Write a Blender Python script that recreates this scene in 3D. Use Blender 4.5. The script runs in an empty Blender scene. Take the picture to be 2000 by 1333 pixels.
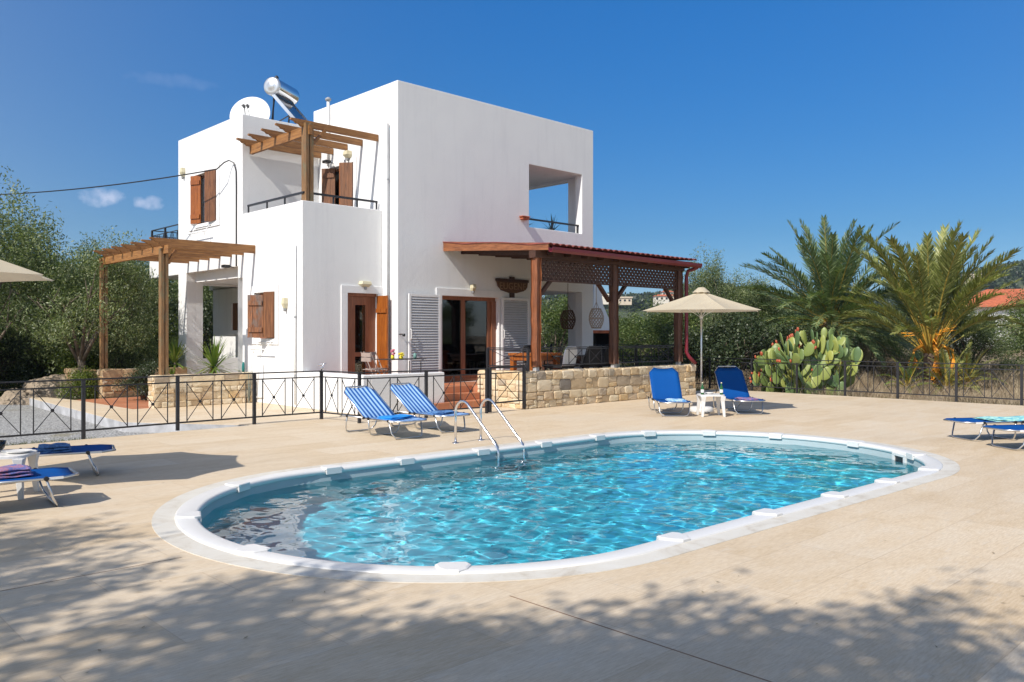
import bpy, bmesh, math, random
import numpy as np
from mathutils import Vector, Matrix
R = math.radians
S = bpy.context.scene
COL = S.collection
# ------------------------------------------------------------------ camera, sky, sun, exposure
cd = bpy.data.cameras.new("camera"); cam = bpy.data.objects.new("camera", cd); COL.objects.link(cam)
cam.location = (-11.355, -15.68, 1.6); cam.rotation_euler = (R(90), 0, R(-43.768))
cd.lens = 29.12; cd.sensor_width = 36; cd.shift_y = -0.0058; cd.clip_end = 5000
S.camera = cam
SUN = Vector((-1.05, -0.172, 1.0)).normalized()          # towards the sun
EL = math.asin(SUN.z); AZ = math.atan2(SUN.x, SUN.y)      # azimuth clockwise from +Y
W = bpy.data.worlds.new("World"); S.world = W; W.use_nodes = True
wt = W.node_tree; wn = wt.nodes; wl = wt.links
bg = wn["Background"]
sky = wn.new("ShaderNodeTexSky"); sky.sky_type = 'NISHITA'; sky.sun_disc = False
sky.sun_elevation = EL; sky.sun_rotation = AZ; sky.altitude = 0
sky.air_density = 1.0; sky.dust_density = 0.3; sky.ozone_density = 4.5
hs = wn.new("ShaderNodeHueSaturation"); hs.inputs['Saturation'].default_value = 1.1; hs.inputs['Value'].default_value = .88
wl.new(sky.outputs[0], hs.inputs['Color'])
# deep polarised blue of the sky opposite the sun
def wdot(v):
    n = wn.new("ShaderNodeVectorMath"); n.operation = 'DOT_PRODUCT'; wl.new(tcs.outputs['Generated'], n.inputs[0]); n.inputs[1].default_value = v; return n.outputs['Value']
tcs = wn.new("ShaderNodeTexCoord")
rp = wn.new("ShaderNodeValToRGB"); wl.new(wdot((0,0,1)), rp.inputs[0]); e = rp.color_ramp.elements; e[0].position = 0.0; e[0].color = (.36,.46,.60,1); e[1].position = .55; e[1].color = (.05,.58,.92,1)
for q, c_ in ((.12, (.19,.40,.55,1)), (.22, (.13,.44,.65,1)), (.38, (.05,.52,.83,1))): k_ = e.new(q); k_.color = c_
am = wn.new("ShaderNodeMapRange"); wl.new(wdot((.804,.594,0)), am.inputs[0]); am.inputs[1].default_value = .12; am.inputs[2].default_value = .99; am.interpolation_type = 'SMOOTHSTEP'
sm = wn.new("ShaderNodeMixRGB"); sm.blend_type = 'MULTIPLY'; sm.inputs[0].default_value = 1; wl.new(hs.outputs[0], sm.inputs[1]); wl.new(rp.outputs[0], sm.inputs[2])
h2 = wn.new('ShaderNodeHueSaturation'); h2.inputs['Saturation'].default_value = .72; h2.inputs['Value'].default_value = .88; wl.new(sky.outputs[0], h2.inputs['Color'])
s2 = wn.new('ShaderNodeMixRGB'); wl.new(am.outputs[0], s2.inputs[0]); wl.new(h2.outputs[0], s2.inputs[1]); wl.new(sm.outputs[0], s2.inputs[2])
# two small fair weather clouds low in the left sky and a faint veil, part of the sky itself
tc = wn.new("ShaderNodeTexCoord")
def wmath(op, a, b=None):
    n = wn.new("ShaderNodeMath"); n.operation = op
    for i, v in enumerate((a, b)):
        if v is None: continue
        if isinstance(v, (int, float)): n.inputs[i].default_value = v
        else: wl.new(v, n.inputs[i])
    return n.outputs[0]
def cloud(px, py, w, h, amp):
    d = Vector((0.6916, 0.722, 0)) + Vector((0.722, -0.6916, 0)) * ((px - 1000) / 1618) + Vector((0, 0, (655 - py) / 1618)); d.normalize()
    side = Vector((d.y, -d.x, 0)).normalized(); up = side.cross(d)
    def dotv(v):
        n = wn.new("ShaderNodeVectorMath"); n.operation = 'DOT_PRODUCT'; wl.new(tc.outputs['Generated'], n.inputs[0]); n.inputs[1].default_value = v
        return n.outputs['Value']
    a = wmath('DIVIDE', dotv(side), w); b = wmath('DIVIDE', dotv(up), h)
    r = wmath('ADD', wmath('POWER', wmath('ABSOLUTE', a), 2), wmath('POWER', wmath('ABSOLUTE', b), 2))
    nz = wn.new("ShaderNodeTexNoise"); nz.inputs['Scale'].default_value = 60; nz.inputs['Detail'].default_value = 7
    wl.new(tc.outputs['Generated'], nz.inputs['Vector'])
    v = wmath('SUBTRACT', wmath('MULTIPLY', nz.outputs[0], 2.6), wmath('ADD', r, 0.42))
    front = wmath('GREATER_THAN', dotv(d), 0.5)
    c = wn.new("ShaderNodeClamp"); wl.new(wmath('MULTIPLY', v, amp), c.inputs[0])
    return wmath('MULTIPLY', c.outputs[0], front)
cs = cloud(203, 386, 0.027, 0.012, 1.1)
for a in ((292, 397, 0.019, 0.009, 1.0), (345, 160, 0.05, 0.009, 0.12)):
    cs = wmath('MAXIMUM', cs, cloud(*a))
mx = wn.new("ShaderNodeMixRGB"); wl.new(wmath('MULTIPLY', cs, 0.75), mx.inputs[0]); wl.new(s2.outputs[0], mx.inputs[1]); mx.inputs[2].default_value = (3.6, 4.0, 5.2, 1)
wl.new(mx.outputs[0], bg.inputs[0]); bg.inputs[1].default_value = 0.135
sl = bpy.data.lights.new("sun", 'SUN'); sun = bpy.data.objects.new("sun", sl); COL.objects.link(sun)
sl.energy = 4.0; sl.angle = R(0.53); sl.color = (1.0, 0.94, 0.86)
sun.rotation_euler = SUN.to_track_quat('Z', 'Y').to_euler(); sun.location = (-20, -5, 20)
S.view_settings.view_transform = 'Standard'; S.view_settings.look = 'None'; S.view_settings.exposure = 0.42; S.view_settings.gamma = 1
S.view_settings.use_curve_mapping = False
S.cycles.max_bounces = 10; S.cycles.transparent_max_bounces = 16; S.cycles.transmission_bounces = 8
S.cycles.caustics_refractive = True; S.cycles.caustics_reflective = False
rnd = random.Random(7)

# ------------------------------------------------------------------ mesh helpers
class MB:
    def __init__(s): s.v = []; s.f = []
    def add(s, vs, fs):
        o = len(s.v); s.v += [tuple(v) for v in vs]; s.f += [tuple(i + o for i in f) for f in fs]; return s
    def box(s, x0, x1, y0, y1, z0, z1):
        return s.add([(x0,y0,z0),(x1,y0,z0),(x1,y1,z0),(x0,y1,z0),(x0,y0,z1),(x1,y0,z1),(x1,y1,z1),(x0,y1,z1)],
                     [(3,2,1,0),(4,5,6,7),(0,1,5,4),(1,2,6,5),(2,3,7,6),(3,0,4,7)])
    def bar(s, p, q, w, h, up=(0,0,1)):
        p = Vector(p); q = Vector(q); d = (q - p).normalized(); u = Vector(up)
        if abs(d.dot(u)) > .99: u = Vector((0,1,0))
        a = d.cross(u).normalized(); b = a.cross(d).normalized(); a = a * w / 2; b = b * h / 2
        vs = [p-a-b, p+a-b, p+a+b, p-a+b, q-a-b, q+a-b, q+a+b, q-a+b]
        return s.add(vs, [(3,2,1,0),(4,5,6,7),(0,1,5,4),(1,2,6,5),(2,3,7,6),(3,0,4,7)][0:6])
    def tube(s, pts, r, n=8, cap=True):
        pts = [Vector(p) for p in pts]; rs = r if isinstance(r, (list, tuple)) else [r] * len(pts); ring = []
        prev = None
        for i, p in enumerate(pts):
            t = (pts[min(i+1, len(pts)-1)] - pts[max(i-1, 0)]).normalized()
            if prev is None:
                a = t.cross(Vector((0,0,1)));  a = a if a.length > .05 else t.cross(Vector((0,1,0)))
            else: a = prev - t * prev.dot(t)
            a.normalize(); prev = a; b = t.cross(a)
            ring.append([p + (a * math.cos(2*math.pi*k/n) + b * math.sin(2*math.pi*k/n)) * rs[i] for k in range(n)])
        o = len(s.v); s.v += [tuple(v) for rg in ring for v in rg]
        for i in range(len(pts)-1):
            for k in range(n):
                s.f.append((o+i*n+k, o+i*n+(k+1)%n, o+(i+1)*n+(k+1)%n, o+(i+1)*n+k))
        if cap: s.f.append(tuple(o+k for k in range(n))[::-1]); s.f.append(tuple(o+(len(pts)-1)*n+k for k in range(n)))
        return s
    def lathe(s, prof, c=(0,0,0), n=20, mat=None):
        o = len(s.v); c = Vector(c)
        for r, z in prof:
            for k in range(n):
                p = Vector((r*math.cos(2*math.pi*k/n), r*math.sin(2*math.pi*k/n), z))
                if mat: p = mat @ p
                s.v.append(tuple(p + c))
        for i in range(len(prof)-1):
            for k in range(n): s.f.append((o+i*n+k, o+i*n+(k+1)%n, o+(i+1)*n+(k+1)%n, o+(i+1)*n+k))
        return s
    def panel(s, a, b, z0, z1, t):          # upright slab from a to b in plan, thickness t
        a = Vector((a[0], a[1], 0)); b = Vector((b[0], b[1], 0)); d = (b-a).normalized(); n = Vector((-d.y, d.x, 0)) * t / 2
        vs = [a-n, b-n, b+n, a+n]
        return s.add([(v.x, v.y, z0) for v in vs] + [(v.x, v.y, z1) for v in vs], [(3,2,1,0),(4,5,6,7),(0,1,5,4),(1,2,6,5),(2,3,7,6),(3,0,4,7)])
    def build(s, name, m, parent=None, smooth=False, bevel=0, xf=None):
        me = bpy.data.meshes.new(name); me.from_pydata(s.v, [], s.f)
        if xf is not None: me.transform(xf)
        bm = bmesh.new(); bm.from_mesh(me); bmesh.ops.recalc_face_normals(bm, faces=bm.faces); bm.to_mesh(me); bm.free()
        me.materials.append(m)
        if smooth: me.polygons.foreach_set('use_smooth', [True] * len(me.polygons))
        o = bpy.data.objects.new(name, me); COL.objects.link(o)
        if parent: o.parent = parent
        if bevel:
            b = o.modifiers.new("bevel", 'BEVEL'); b.width = bevel; b.segments = 2; b.limit_method = 'ANGLE'; b.angle_limit = R(40)
        if smooth == 2:
            w = o.modifiers.new("wn", 'WEIGHTED_NORMAL')
        return o
def np_mesh(name, V, Q, m, parent=None, link=True, smooth=False):
    me = bpy.data.meshes.new(name); V = np.asarray(V, np.float32); Q = np.asarray(Q, np.int32); k = Q.shape[1]
    me.vertices.add(len(V)); me.vertices.foreach_set('co', V.ravel())
    me.loops.add(Q.size); me.loops.foreach_set('vertex_index', Q.ravel())
    me.polygons.add(len(Q)); me.polygons.foreach_set('loop_start', np.arange(0, Q.size, k, dtype=np.int32))
    me.update(calc_edges=True); me.materials.append(m)
    if smooth: me.polygons.foreach_set('use_smooth', [True] * len(me.polygons))
    o = bpy.data.objects.new(name, me)
    if link: COL.objects.link(o)
    if parent: o.parent = parent
    return o
def tag(o, label=None, cat=None, group=None, kind=None):
    if label: o['label'] = label
    if cat: o['category'] = cat
    if group: o['group'] = group
    if kind: o['kind'] = kind
    return o
def thing(name, label, cat, loc=(0,0,0), rz=0, group=None, scale=1):
    o = bpy.data.objects.new(name, None); COL.objects.link(o); o.location = loc; o.rotation_euler = (0,0,rz)
    o.scale = (scale,)*3 if isinstance(scale, (int, float)) else scale
    return tag(o, label, cat, group)
def copy_thing(r, loc, rz, label=None, scale=1, group=None):
    c = r.copy(); COL.objects.link(c); c.location = loc; c.rotation_euler = (0,0,rz); c.scale = (scale,)*3 if isinstance(scale, (int, float)) else scale
    if label: c['label'] = label
    if group: c['group'] = group
    for ch in list(r.children):
        d = ch.copy(); COL.objects.link(d); d.parent = c
        for g in list(ch.children):
            e = g.copy(); COL.objects.link(e); e.parent = d
    return c

# ------------------------------------------------------------------ materials
class NT:
    def __init__(s, name):
        s.m = bpy.data.materials.new(name); s.m.use_nodes = True; s.t = s.m.node_tree; s.b = s.t.nodes["Principled BSDF"]; s.out = s.t.nodes["Material Output"]
        s.tc = s.t.nodes.new("ShaderNodeTexCoord")
    def n(s, typ, **k):
        nd = s.t.nodes.new(typ)
        for a, b in k.items():
            if a in nd.inputs: s.set(nd.inputs[a], b)
            elif hasattr(nd, a): setattr(nd, a, b)
        return nd
    def set(s, sock, v):
        if isinstance(v, bpy.types.NodeSocket): s.t.links.new(v, sock)
        else:
            if isinstance(v, tuple) and len(v) == 3 and sock.type == 'RGBA': v = (*v, 1)
            sock.default_value = v
    def map(s, scale=(1,1,1), src='Object', rot=(0,0,0)):
        m = s.n("ShaderNodeMapping"); s.t.links.new(s.tc.outputs[src], m.inputs[0]); m.inputs['Scale'].default_value = scale; m.inputs['Rotation'].default_value = rot; return m.outputs[0]
    def noise(s, vec, scale, detail=4, rough=.55, dist=0):
        return s.n("ShaderNodeTexNoise", Vector=vec, Scale=scale, Detail=detail, Roughness=rough, Distortion=dist).outputs[0]
    def ramp(s, fac, *stops):
        r = s.n("ShaderNodeValToRGB"); s.set(r.inputs[0], fac); e = r.color_ramp.elements
        while len(e) < len(stops): e.new(.5)
        for i, (p, c) in enumerate(stops): e[i].position = p; e[i].color = (*c, 1) if not isinstance(c, float) else (c, c, c, 1)
        return r.outputs[0]
    def mix(s, fac, a, b, mode='MIX'):
        m = s.n("ShaderNodeMixRGB", blend_type=mode); s.set(m.inputs[0], fac); s.set(m.inputs[1], a); s.set(m.inputs[2], b); return m.outputs[0]
    def math(s, op, a, b=0.0):
        m = s.n("ShaderNodeMath", operation=op); s.set(m.inputs[0], a); s.set(m.inputs[1], b); return m.outputs[0]
    def bump(s, h, strength=.3, dist=.01):
        b = s.n("ShaderNodeBump", Height=h); b.inputs['Strength'].default_value = strength; b.inputs['Distance'].default_value = dist
        s.t.links.new(b.outputs[0], s.b.inputs['Normal']); return b
    def fin(s, col=None, rough=None, metal=None, **k):
        if col is not None: s.set(s.b.inputs['Base Color'], col)
        if rough is not None: s.set(s.b.inputs['Roughness'], rough)
        if metal is not None: s.set(s.b.inputs['Metallic'], metal)
        for a, b in k.items(): s.set(s.b.inputs[a.replace('_', ' ')], b)
        return s.m
M = {}
def simple(name, col, rough=.5, metal=0, var=.12, sc=6, bump=0.0):
    t = NT(name); v = t.noise(t.map(), sc, 5); c = t.mix(var, col, t.ramp(v, (.3, (0,0,0)), (.7, (1,1,1))), 'OVERLAY')
    if bump: t.bump(t.noise(t.map(), sc*8, 4), bump)
    M[name] = t.fin(c, rough, metal); return M[name]
def wood(name, c1, c2, axis=2, rough=.6, sc=1.0, weather=None):
    t = NT(name); s = [14*sc]*3; s[axis] = 1.1*sc; v = t.map(tuple(s)); n = t.noise(v, 2.2, 6, .6, .8); k = t.noise(t.map((2,2,2)), 2, 3)
    c = t.ramp(n, (.3, c1), (.7, c2)); c = t.mix(t.math('MULTIPLY', k, .5), c, t.mix(1.0, c, (.55,.5,.5), 'MULTIPLY'))
    if weather: c = t.mix(t.ramp(t.noise(t.map((3,3,1.2)), 2.2, 6, .7), (.5, 0.0), (.62, 1.0)), c, weather)
    t.bump(n, .35, .01); M[name] = t.fin(c, rough); return M[name]
# plaster
t = NT('white_plaster'); v = t.map(); a = t.noise(v, 1.1, 6, .6); st = t.noise(t.map((2.6,2.6,.22)), 1.6, 5, .65)
c = t.mix(t.ramp(a, (.42, 0.0), (.75, .35)), (.80,.80,.79), (.69,.69,.70)); c = t.mix(t.ramp(st, (.52, 0.0), (.78, .4)), c, (.63,.63,.64))
t.bump(t.mix(.5, t.noise(v, 7, 6, .62), t.noise(v, 45, 4)), .5, .02); M['plaster'] = t.fin(c, .85)
simple('white_paint', (.78,.78,.77), .5, 0, .06); simple('grey_paint', (.33,.34,.35), .6)
simple('black_iron', (.018,.018,.022), .42, .0, .2, 20); simple('chrome', (.72,.72,.74), .12, 1, .03)
simple('aluminium', (.62,.62,.62), .32, 1, .08, 12); simple('red_metal', (.16,.012,.022), .35, 0, .15, 5); simple('cream_plastic', (.6,.55,.38), .45)
simple('white_plastic', (.68,.67,.65), .38, 0, .04); simple('black_plastic', (.015,.015,.017), .4); simple('dark_fabric', (.02,.02,.022), .9)
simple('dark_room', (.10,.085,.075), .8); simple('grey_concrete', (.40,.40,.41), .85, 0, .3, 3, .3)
wood('warm_wood', (.17,.068,.018), (.44,.21,.065), 0); wood('warm_wood_y', (.17,.068,.018), (.44,.21,.065), 1); wood('warm_wood_z', (.16,.06,.02), (.40,.17,.055), 2)
wood('weathered_post', (.12,.06,.024), (.36,.20,.08), 2, weather=(.16,.13,.07))
wood('shutter_wood', (.085,.032,.014), (.29,.12,.045), 2, .55); wood('old_shutter', (.085,.03,.014), (.38,.155,.06), 2, .65, weather=(.16,.12,.10))
wood('orange_wood', (.20,.05,.008), (.45,.14,.02), 2, .4); wood('red_wood', (.13,.04,.015), (.36,.125,.045), 2, .55); wood('shaded_post_wood', (.06,.026,.016), (.17,.075,.042), 2, .6); simple('shutter_shade_grey', (.56,.56,.57), .5, 0, .06); wood('red_wood_y', (.15,.05,.018), (.36,.135,.05), 1, .5)
wood('dark_wood', (.035,.014,.008), (.10,.04,.02), 0, .6); wood('sign_wood', (.06,.025,.012), (.16,.075,.03), 0, .6); wood('sign_dark', (.03,.012,.008), (.07,.03,.018), 2, .6)
wood('door_frame', (.20,.07,.03), (.36,.14,.065), 2, .45)
# travertine deck: bonded tiles, cloudy veins along the length, thin joints
t = NT('deck_tile'); v = t.map((1,1,1)); br = t.n("ShaderNodeTexBrick", Vector=v, Scale=1.0); br.offset = .5
for k, q in (('Color1', (0,0,0,1)), ('Color2', (1,1,1,1)), ('Mortar', (.5,.5,.5,1)), ('Mortar Size', .0036), ('Mortar Smooth', .2), ('Brick Width', 1.2), ('Row Height', .6), ('Bias', 0.0)): br.inputs[k].default_value = q
jx = t.noise(t.map((.9,3.2,1)), 1.4, 7, .62, .5); j2 = t.noise(t.map((4,30,1)), 2.6, 7, .68); j3 = t.noise(t.map((.35,.35,1)), 1.2, 3); j4 = t.noise(t.map((1.6,7,1)), 3.0, 8, .7, 1.0)
tone = t.mix(.76, br.outputs[0], jx); c = t.ramp(tone, (.25, (.59,.455,.29)), (.5, (.675,.55,.39)), (.75, (.71,.61,.47)))
c = t.mix(t.ramp(j2, (.35, .75), (.62, 0.0)), c, t.mix(1.0, c, (.74,.68,.60), 'MULTIPLY')); c = t.mix(t.ramp(j4, (.56, 0.0), (.74, .55)), c, (.56,.53,.48)); c = t.mix(t.ramp(j3, (.4, 0.0), (.8, .3)), c, (.49,.43,.35))
c = t.mix(t.math('MULTIPLY', br.outputs[1], .4), c, (.38,.28,.18)); sp = t.noise(v, 75, 3); c = t.mix(t.ramp(sp, (.24, .5), (.38, 0.0)), c, (.30,.21,.13))
ht = t.mix(.6, t.math('SUBTRACT', 1.0, br.outputs[1]), j2); t.bump(ht, .5, .005); M['deck'] = t.fin(c, .66)
t = NT('marble'); v = t.map(); n = t.noise(v, 2.4, 8, .65, 1.2); c = t.ramp(n, (.3, (.48,.42,.33)), (.48, (.63,.59,.51)), (.75, (.69,.67,.61))); t.bump(t.noise(v, 14, 4), .12, .004); M['marble'] = t.fin(c, .5)
t = NT('terracotta_tile'); v = t.map(); br = t.n("ShaderNodeTexBrick", Vector=v, Scale=1.0); br.offset = 0
for k, q in (('Color1', (.42,.155,.075,1)), ('Color2', (.50,.20,.10,1)), ('Mortar', (.40,.25,.18,1)), ('Mortar Size', .006), ('Brick Width', .33), ('Row Height', .33)): br.inputs[k].default_value = q
t.bump(t.noise(v, 20, 4), .1, .004); M['terracotta'] = t.fin(t.mix(.25, br.outputs[0], t.noise(v, 3, 5), 'OVERLAY'), .5)
def stone(name, stops, var=5):
    t = NT(name); g = t.n("ShaderNodeNewGeometry"); v = t.map(); r = t.ramp(g.outputs['Random Per Island'], *stops)
    n = t.noise(v, var, 8, .7, .5); c = t.mix(.42, r, t.ramp(n, (.3, (.28,.25,.21)), (.55, (.5,.5,.5)), (.75, (.72,.70,.66))), 'OVERLAY')
    t.bump(t.mix(.5, t.noise(v, 16, 8, .7), t.noise(v, 60, 4)), .8, .02); M[name] = t.fin(c, .85)
stone('rubble', ((0.0, (.56,.41,.23)), (.2, (.70,.59,.41)), (.42, (.55,.41,.25)), (.62, (.72,.63,.48)), (.8, (.62,.45,.24)), (.93, (.38,.32,.25)), (.97, (.20,.18,.16)), (1.0, (.66,.55,.38))))
stone('rubble_orange', ((0.0, (.50,.31,.14)), (.3, (.58,.42,.24)), (.6, (.46,.30,.16)), (.8, (.56,.46,.33)), (1.0, (.52,.35,.18))))
simple('mortar', (.56,.46,.32), .95, 0, .4, 9, .6)
stone('boulder_rock', ((0.0, (.33,.26,.19)), (1.0, (.36,.29,.21))), 2.2)
# roof tiles
t = NT('roof_tile'); v = t.map(); wv = t.n("ShaderNodeTexWave", Vector=v, Scale=1.6, Distortion=.3, bands_direction='Y'); c = t.ramp(t.noise(v, 3, 5), (.3, (.15,.030,.026)), (.7, (.30,.075,.05)))
t.bump(wv.outputs[1], .5, .02); M['roof_tile'] = t.fin(c, .6)
simple('far_roof', (.45,.12,.05), .8, 0, .3, 5); simple('far_wall', (.62,.58,.5), .9, 0, .1, 2); simple('far_wall_b', (.55,.47,.36), .9, 0, .1, 2)
# fabrics
t = NT('blue_sling'); v = t.map(); wv = t.noise(t.map((160,160,160)), 2, 2); M['blue'] = t.fin(t.mix(.12, (.002,.066,.27), t.noise(v, 2.5, 4), 'OVERLAY'), .75, Specular_IOR_Level=.12); t.bump(wv, .2, .002)
t = NT('striped_sling'); v = t.map(); sx = t.n("ShaderNodeSeparateXYZ", Vector=v); w = t.math('FRACT', t.math('MULTIPLY', sx.outputs[0], 12.5)); k = t.ramp(w, (.0, 0.0), (.50, 0.0), (.54, 1.0), (.96, 1.0))
k.node.color_ramp.interpolation = 'LINEAR'; c = t.mix(k, (.012,.10,.36), (.34,.54,.78)); M['striped'] = t.fin(t.mix(.15, c, t.noise(v, 5, 4), 'OVERLAY'), .8)
def cloth(name, c1, c2, sc=9):
    t = NT(name); v = t.map(); n = t.noise(v, sc, 5, .6, 1.5); t.bump(t.noise(v, sc*5, 5), .6, .012); M[name] = t.fin(t.ramp(n, (.35, c1), (.6, c2)), .9)
cloth('towel_blue', (.02,.07,.22), (.10,.24,.48), 14); cloth('towel_pink', (.40,.16,.20), (.10,.14,.36), 12); cloth('towel_aqua', (.05,.35,.50), (.45,.75,.62), 6); cloth('towel_white', (.6,.72,.8), (.15,.4,.7), 10)
t = NT('canvas'); v = t.map(); c = t.mix(.12, (.58,.51,.38), t.noise(v, 3, 4), 'OVERLAY'); df = t.n("ShaderNodeBsdfTranslucent", Color=c); ad = t.n("ShaderNodeMixShader", Fac=.3)
t.fin(c, .9); t.t.links.new(t.b.outputs[0], ad.inputs[1]); t.t.links.new(df.outputs[0], ad.inputs[2]); t.t.links.new(ad.outputs[0], t.out.inputs[0]); t.bump(t.noise(t.map((200,200,200)), 2, 2), .15, .002); M['canvas'] = t.m
# foliage
def leafmat(name, a, b, c, trans=.3, rough=.5, sheen=0):
    t = NT(name); g = t.n("ShaderNodeNewGeometry"); r = t.ramp(g.outputs['Random Per Island'], (0.0, a), (.55, b), (1.0, c)); n = t.ramp(t.noise(t.map(), 1.3, 4), (.3, .18), (.7, .82))
    col = t.mix(.55, r, n, 'OVERLAY'); t.fin(col, rough); tr = t.n("ShaderNodeBsdfTranslucent", Color=t.mix(1.0, col, (1.1,1.25,.5), 'MULTIPLY')); m = t.n("ShaderNodeMixShader", Fac=trans)
    t.t.links.new(t.b.outputs[0], m.inputs[1]); t.t.links.new(tr.outputs[0], m.inputs[2]); t.t.links.new(m.outputs[0], t.out.inputs[0]); M[name] = t.m
leafmat('olive_leaf', (.055,.085,.026), (.13,.17,.055), (.36,.39,.21), .32, .45)
leafmat('bush_leaf', (.05,.085,.022), (.11,.16,.042), (.25,.28,.10), .35, .45)
leafmat('lemon_leaf', (.06,.10,.015), (.12,.17,.025), (.24,.26,.05), .35, .4)
leafmat('dark_leaf', (.02,.035,.014), (.04,.06,.022), (.08,.10,.04), .2, .45)
leafmat('palm_leaf', (.09,.14,.055), (.15,.21,.09), (.27,.33,.16), .25, .4)
leafmat('palm_leaf_gold', (.15,.175,.05), (.24,.27,.08), (.40,.39,.15), .25, .4)
leafmat('yucca_leaf', (.10,.17,.03), (.18,.27,.05), (.35,.42,.12), .3, .4)
leafmat('dry_grass', (.24,.17,.11), (.36,.28,.19), (.46,.38,.26), .2, .8)
leafmat('green_grass', (.06,.08,.02), (.12,.14,.04), (.22,.20,.08), .3, .7)
t = NT('cactus_pad'); v = t.map(); g = t.n("ShaderNodeNewGeometry"); vo = t.n("ShaderNodeTexVoronoi", Vector=v, Scale=22.0); c = t.ramp(g.outputs['Random Per Island'], (0.0, (.075,.14,.06)), (.5, (.17,.23,.06)), (1.0, (.32,.34,.08)))
c = t.mix(t.ramp(vo.outputs[0], (.05, 1.0), (.14, 0.0)), c, (.35,.33,.2)); M['pad'] = t.fin(c, .45)
simple('cactus_fruit', (.42,.09,.035), .5, 0, .6, 12); simple('palm_orange', (.62,.25,.015), .55, 0, .4, 8); simple('palm_stalk', (.46,.34,.07), .55, 0, .3, 6)
simple('bark', (.13,.10,.075), .9, 0, .5, 8, .8); simple('palm_bark', (.15,.10,.065), .9, 0, .6, 12, .9)
# ground
t = NT('dry_ground'); v = t.map(); n = t.noise(v, .35, 8, .65); n2 = t.noise(v, 5, 8, .7); c = t.ramp(t.mix(.45, n, n2), (.35, (.17,.13,.08)), (.5, (.30,.23,.155)), (.62, (.20,.18,.09))); t.bump(n2, .9, .06); M['ground'] = t.fin(c, .95)
t = NT('gravel'); v = t.map(); vo = t.n("ShaderNodeTexVoronoi", Vector=v, Scale=26.0); c = t.ramp(vo.outputs[1], (.1, (.50,.49,.47)), (.5, (.70,.69,.66)), (.9, (.82,.81,.78))); c = t.mix(t.ramp(vo.outputs[0], (.0, 0.0), (.6, .75)), c, (.10,.10,.10))
c = t.mix(t.ramp(t.noise(v, .9, 5), (.58, 0.0), (.68, .6)), c, (.22,.19,.10)); t.bump(vo.outputs[0], 1.0, -.03); M['gravel'] = t.fin(c, .9)
t = NT('hill_scrub'); v = t.map(); n = t.noise(v, .03, 8, .7); vo = t.n("ShaderNodeTexVoronoi", Vector=v, Scale=.16); c = t.ramp(t.mix(.4, n, vo.outputs[1]), (.3, (.035,.05,.025)), (.55, (.06,.075,.035)), (.72, (.17,.15,.10))); t.bump(vo.outputs[0], 1.0, 4.0); M['hill'] = t.fin(c, .95)
# glass with a dark room behind; pool liner; water
t = NT('window_glass'); gl = t.n("ShaderNodeBsdfGlossy", Roughness=.02); gl.inputs[0].default_value = (.9,.95,1,1); tr = t.n("ShaderNodeBsdfTransparent"); tr.inputs[0].default_value = (.42,.42,.42,1)
fr = t.n("ShaderNodeFresnel", IOR=1.75); m = t.n("ShaderNodeMixShader", Fac=fr.outputs[0]); t.t.links.new(tr.outputs[0], m.inputs[1]); t.t.links.new(gl.outputs[0], m.inputs[2]); t.t.links.new(m.outputs[0], t.out.inputs[0]); M['glass'] = t.m
t = NT('clear_glass'); gl = t.n("ShaderNodeBsdfGlossy", Roughness=.03); tr = t.n("ShaderNodeBsdfTransparent"); fr = t.n("ShaderNodeFresnel", IOR=1.6); m = t.n("ShaderNodeMixShader", Fac=fr.outputs[0]); t.t.links.new(tr.outputs[0], m.inputs[1]); t.t.links.new(gl.outputs[0], m.inputs[2]); t.t.links.new(m.outputs[0], t.out.inputs[0]); M['clear'] = t.m
simple('green_glass', (.02,.10,.03), .08, 0, .1); simple('panel_glass', (.02,.06,.12), .12, 0, .1); simple('mirror_steel', (.75,.74,.72), .08, 1, .03)
t = NT('pool_liner'); M['liner'] = t.fin(t.mix(.1, (.32,.40,.42), t.noise(t.map(), 3, 3), 'OVERLAY'), .55)
t = NT('pool_floor_blue'); M['floor_blue'] = t.fin(t.mix(.1, (.36,.73,.84), t.noise(t.map(), 3, 3), 'OVERLAY'), .55)
t = NT('pool_water'); M['water'] = t.fin((.22,.86,1.0), 0.0, 0, IOR=1.33); t.b.inputs['Transmission Weight'].default_value = 1.0

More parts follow.
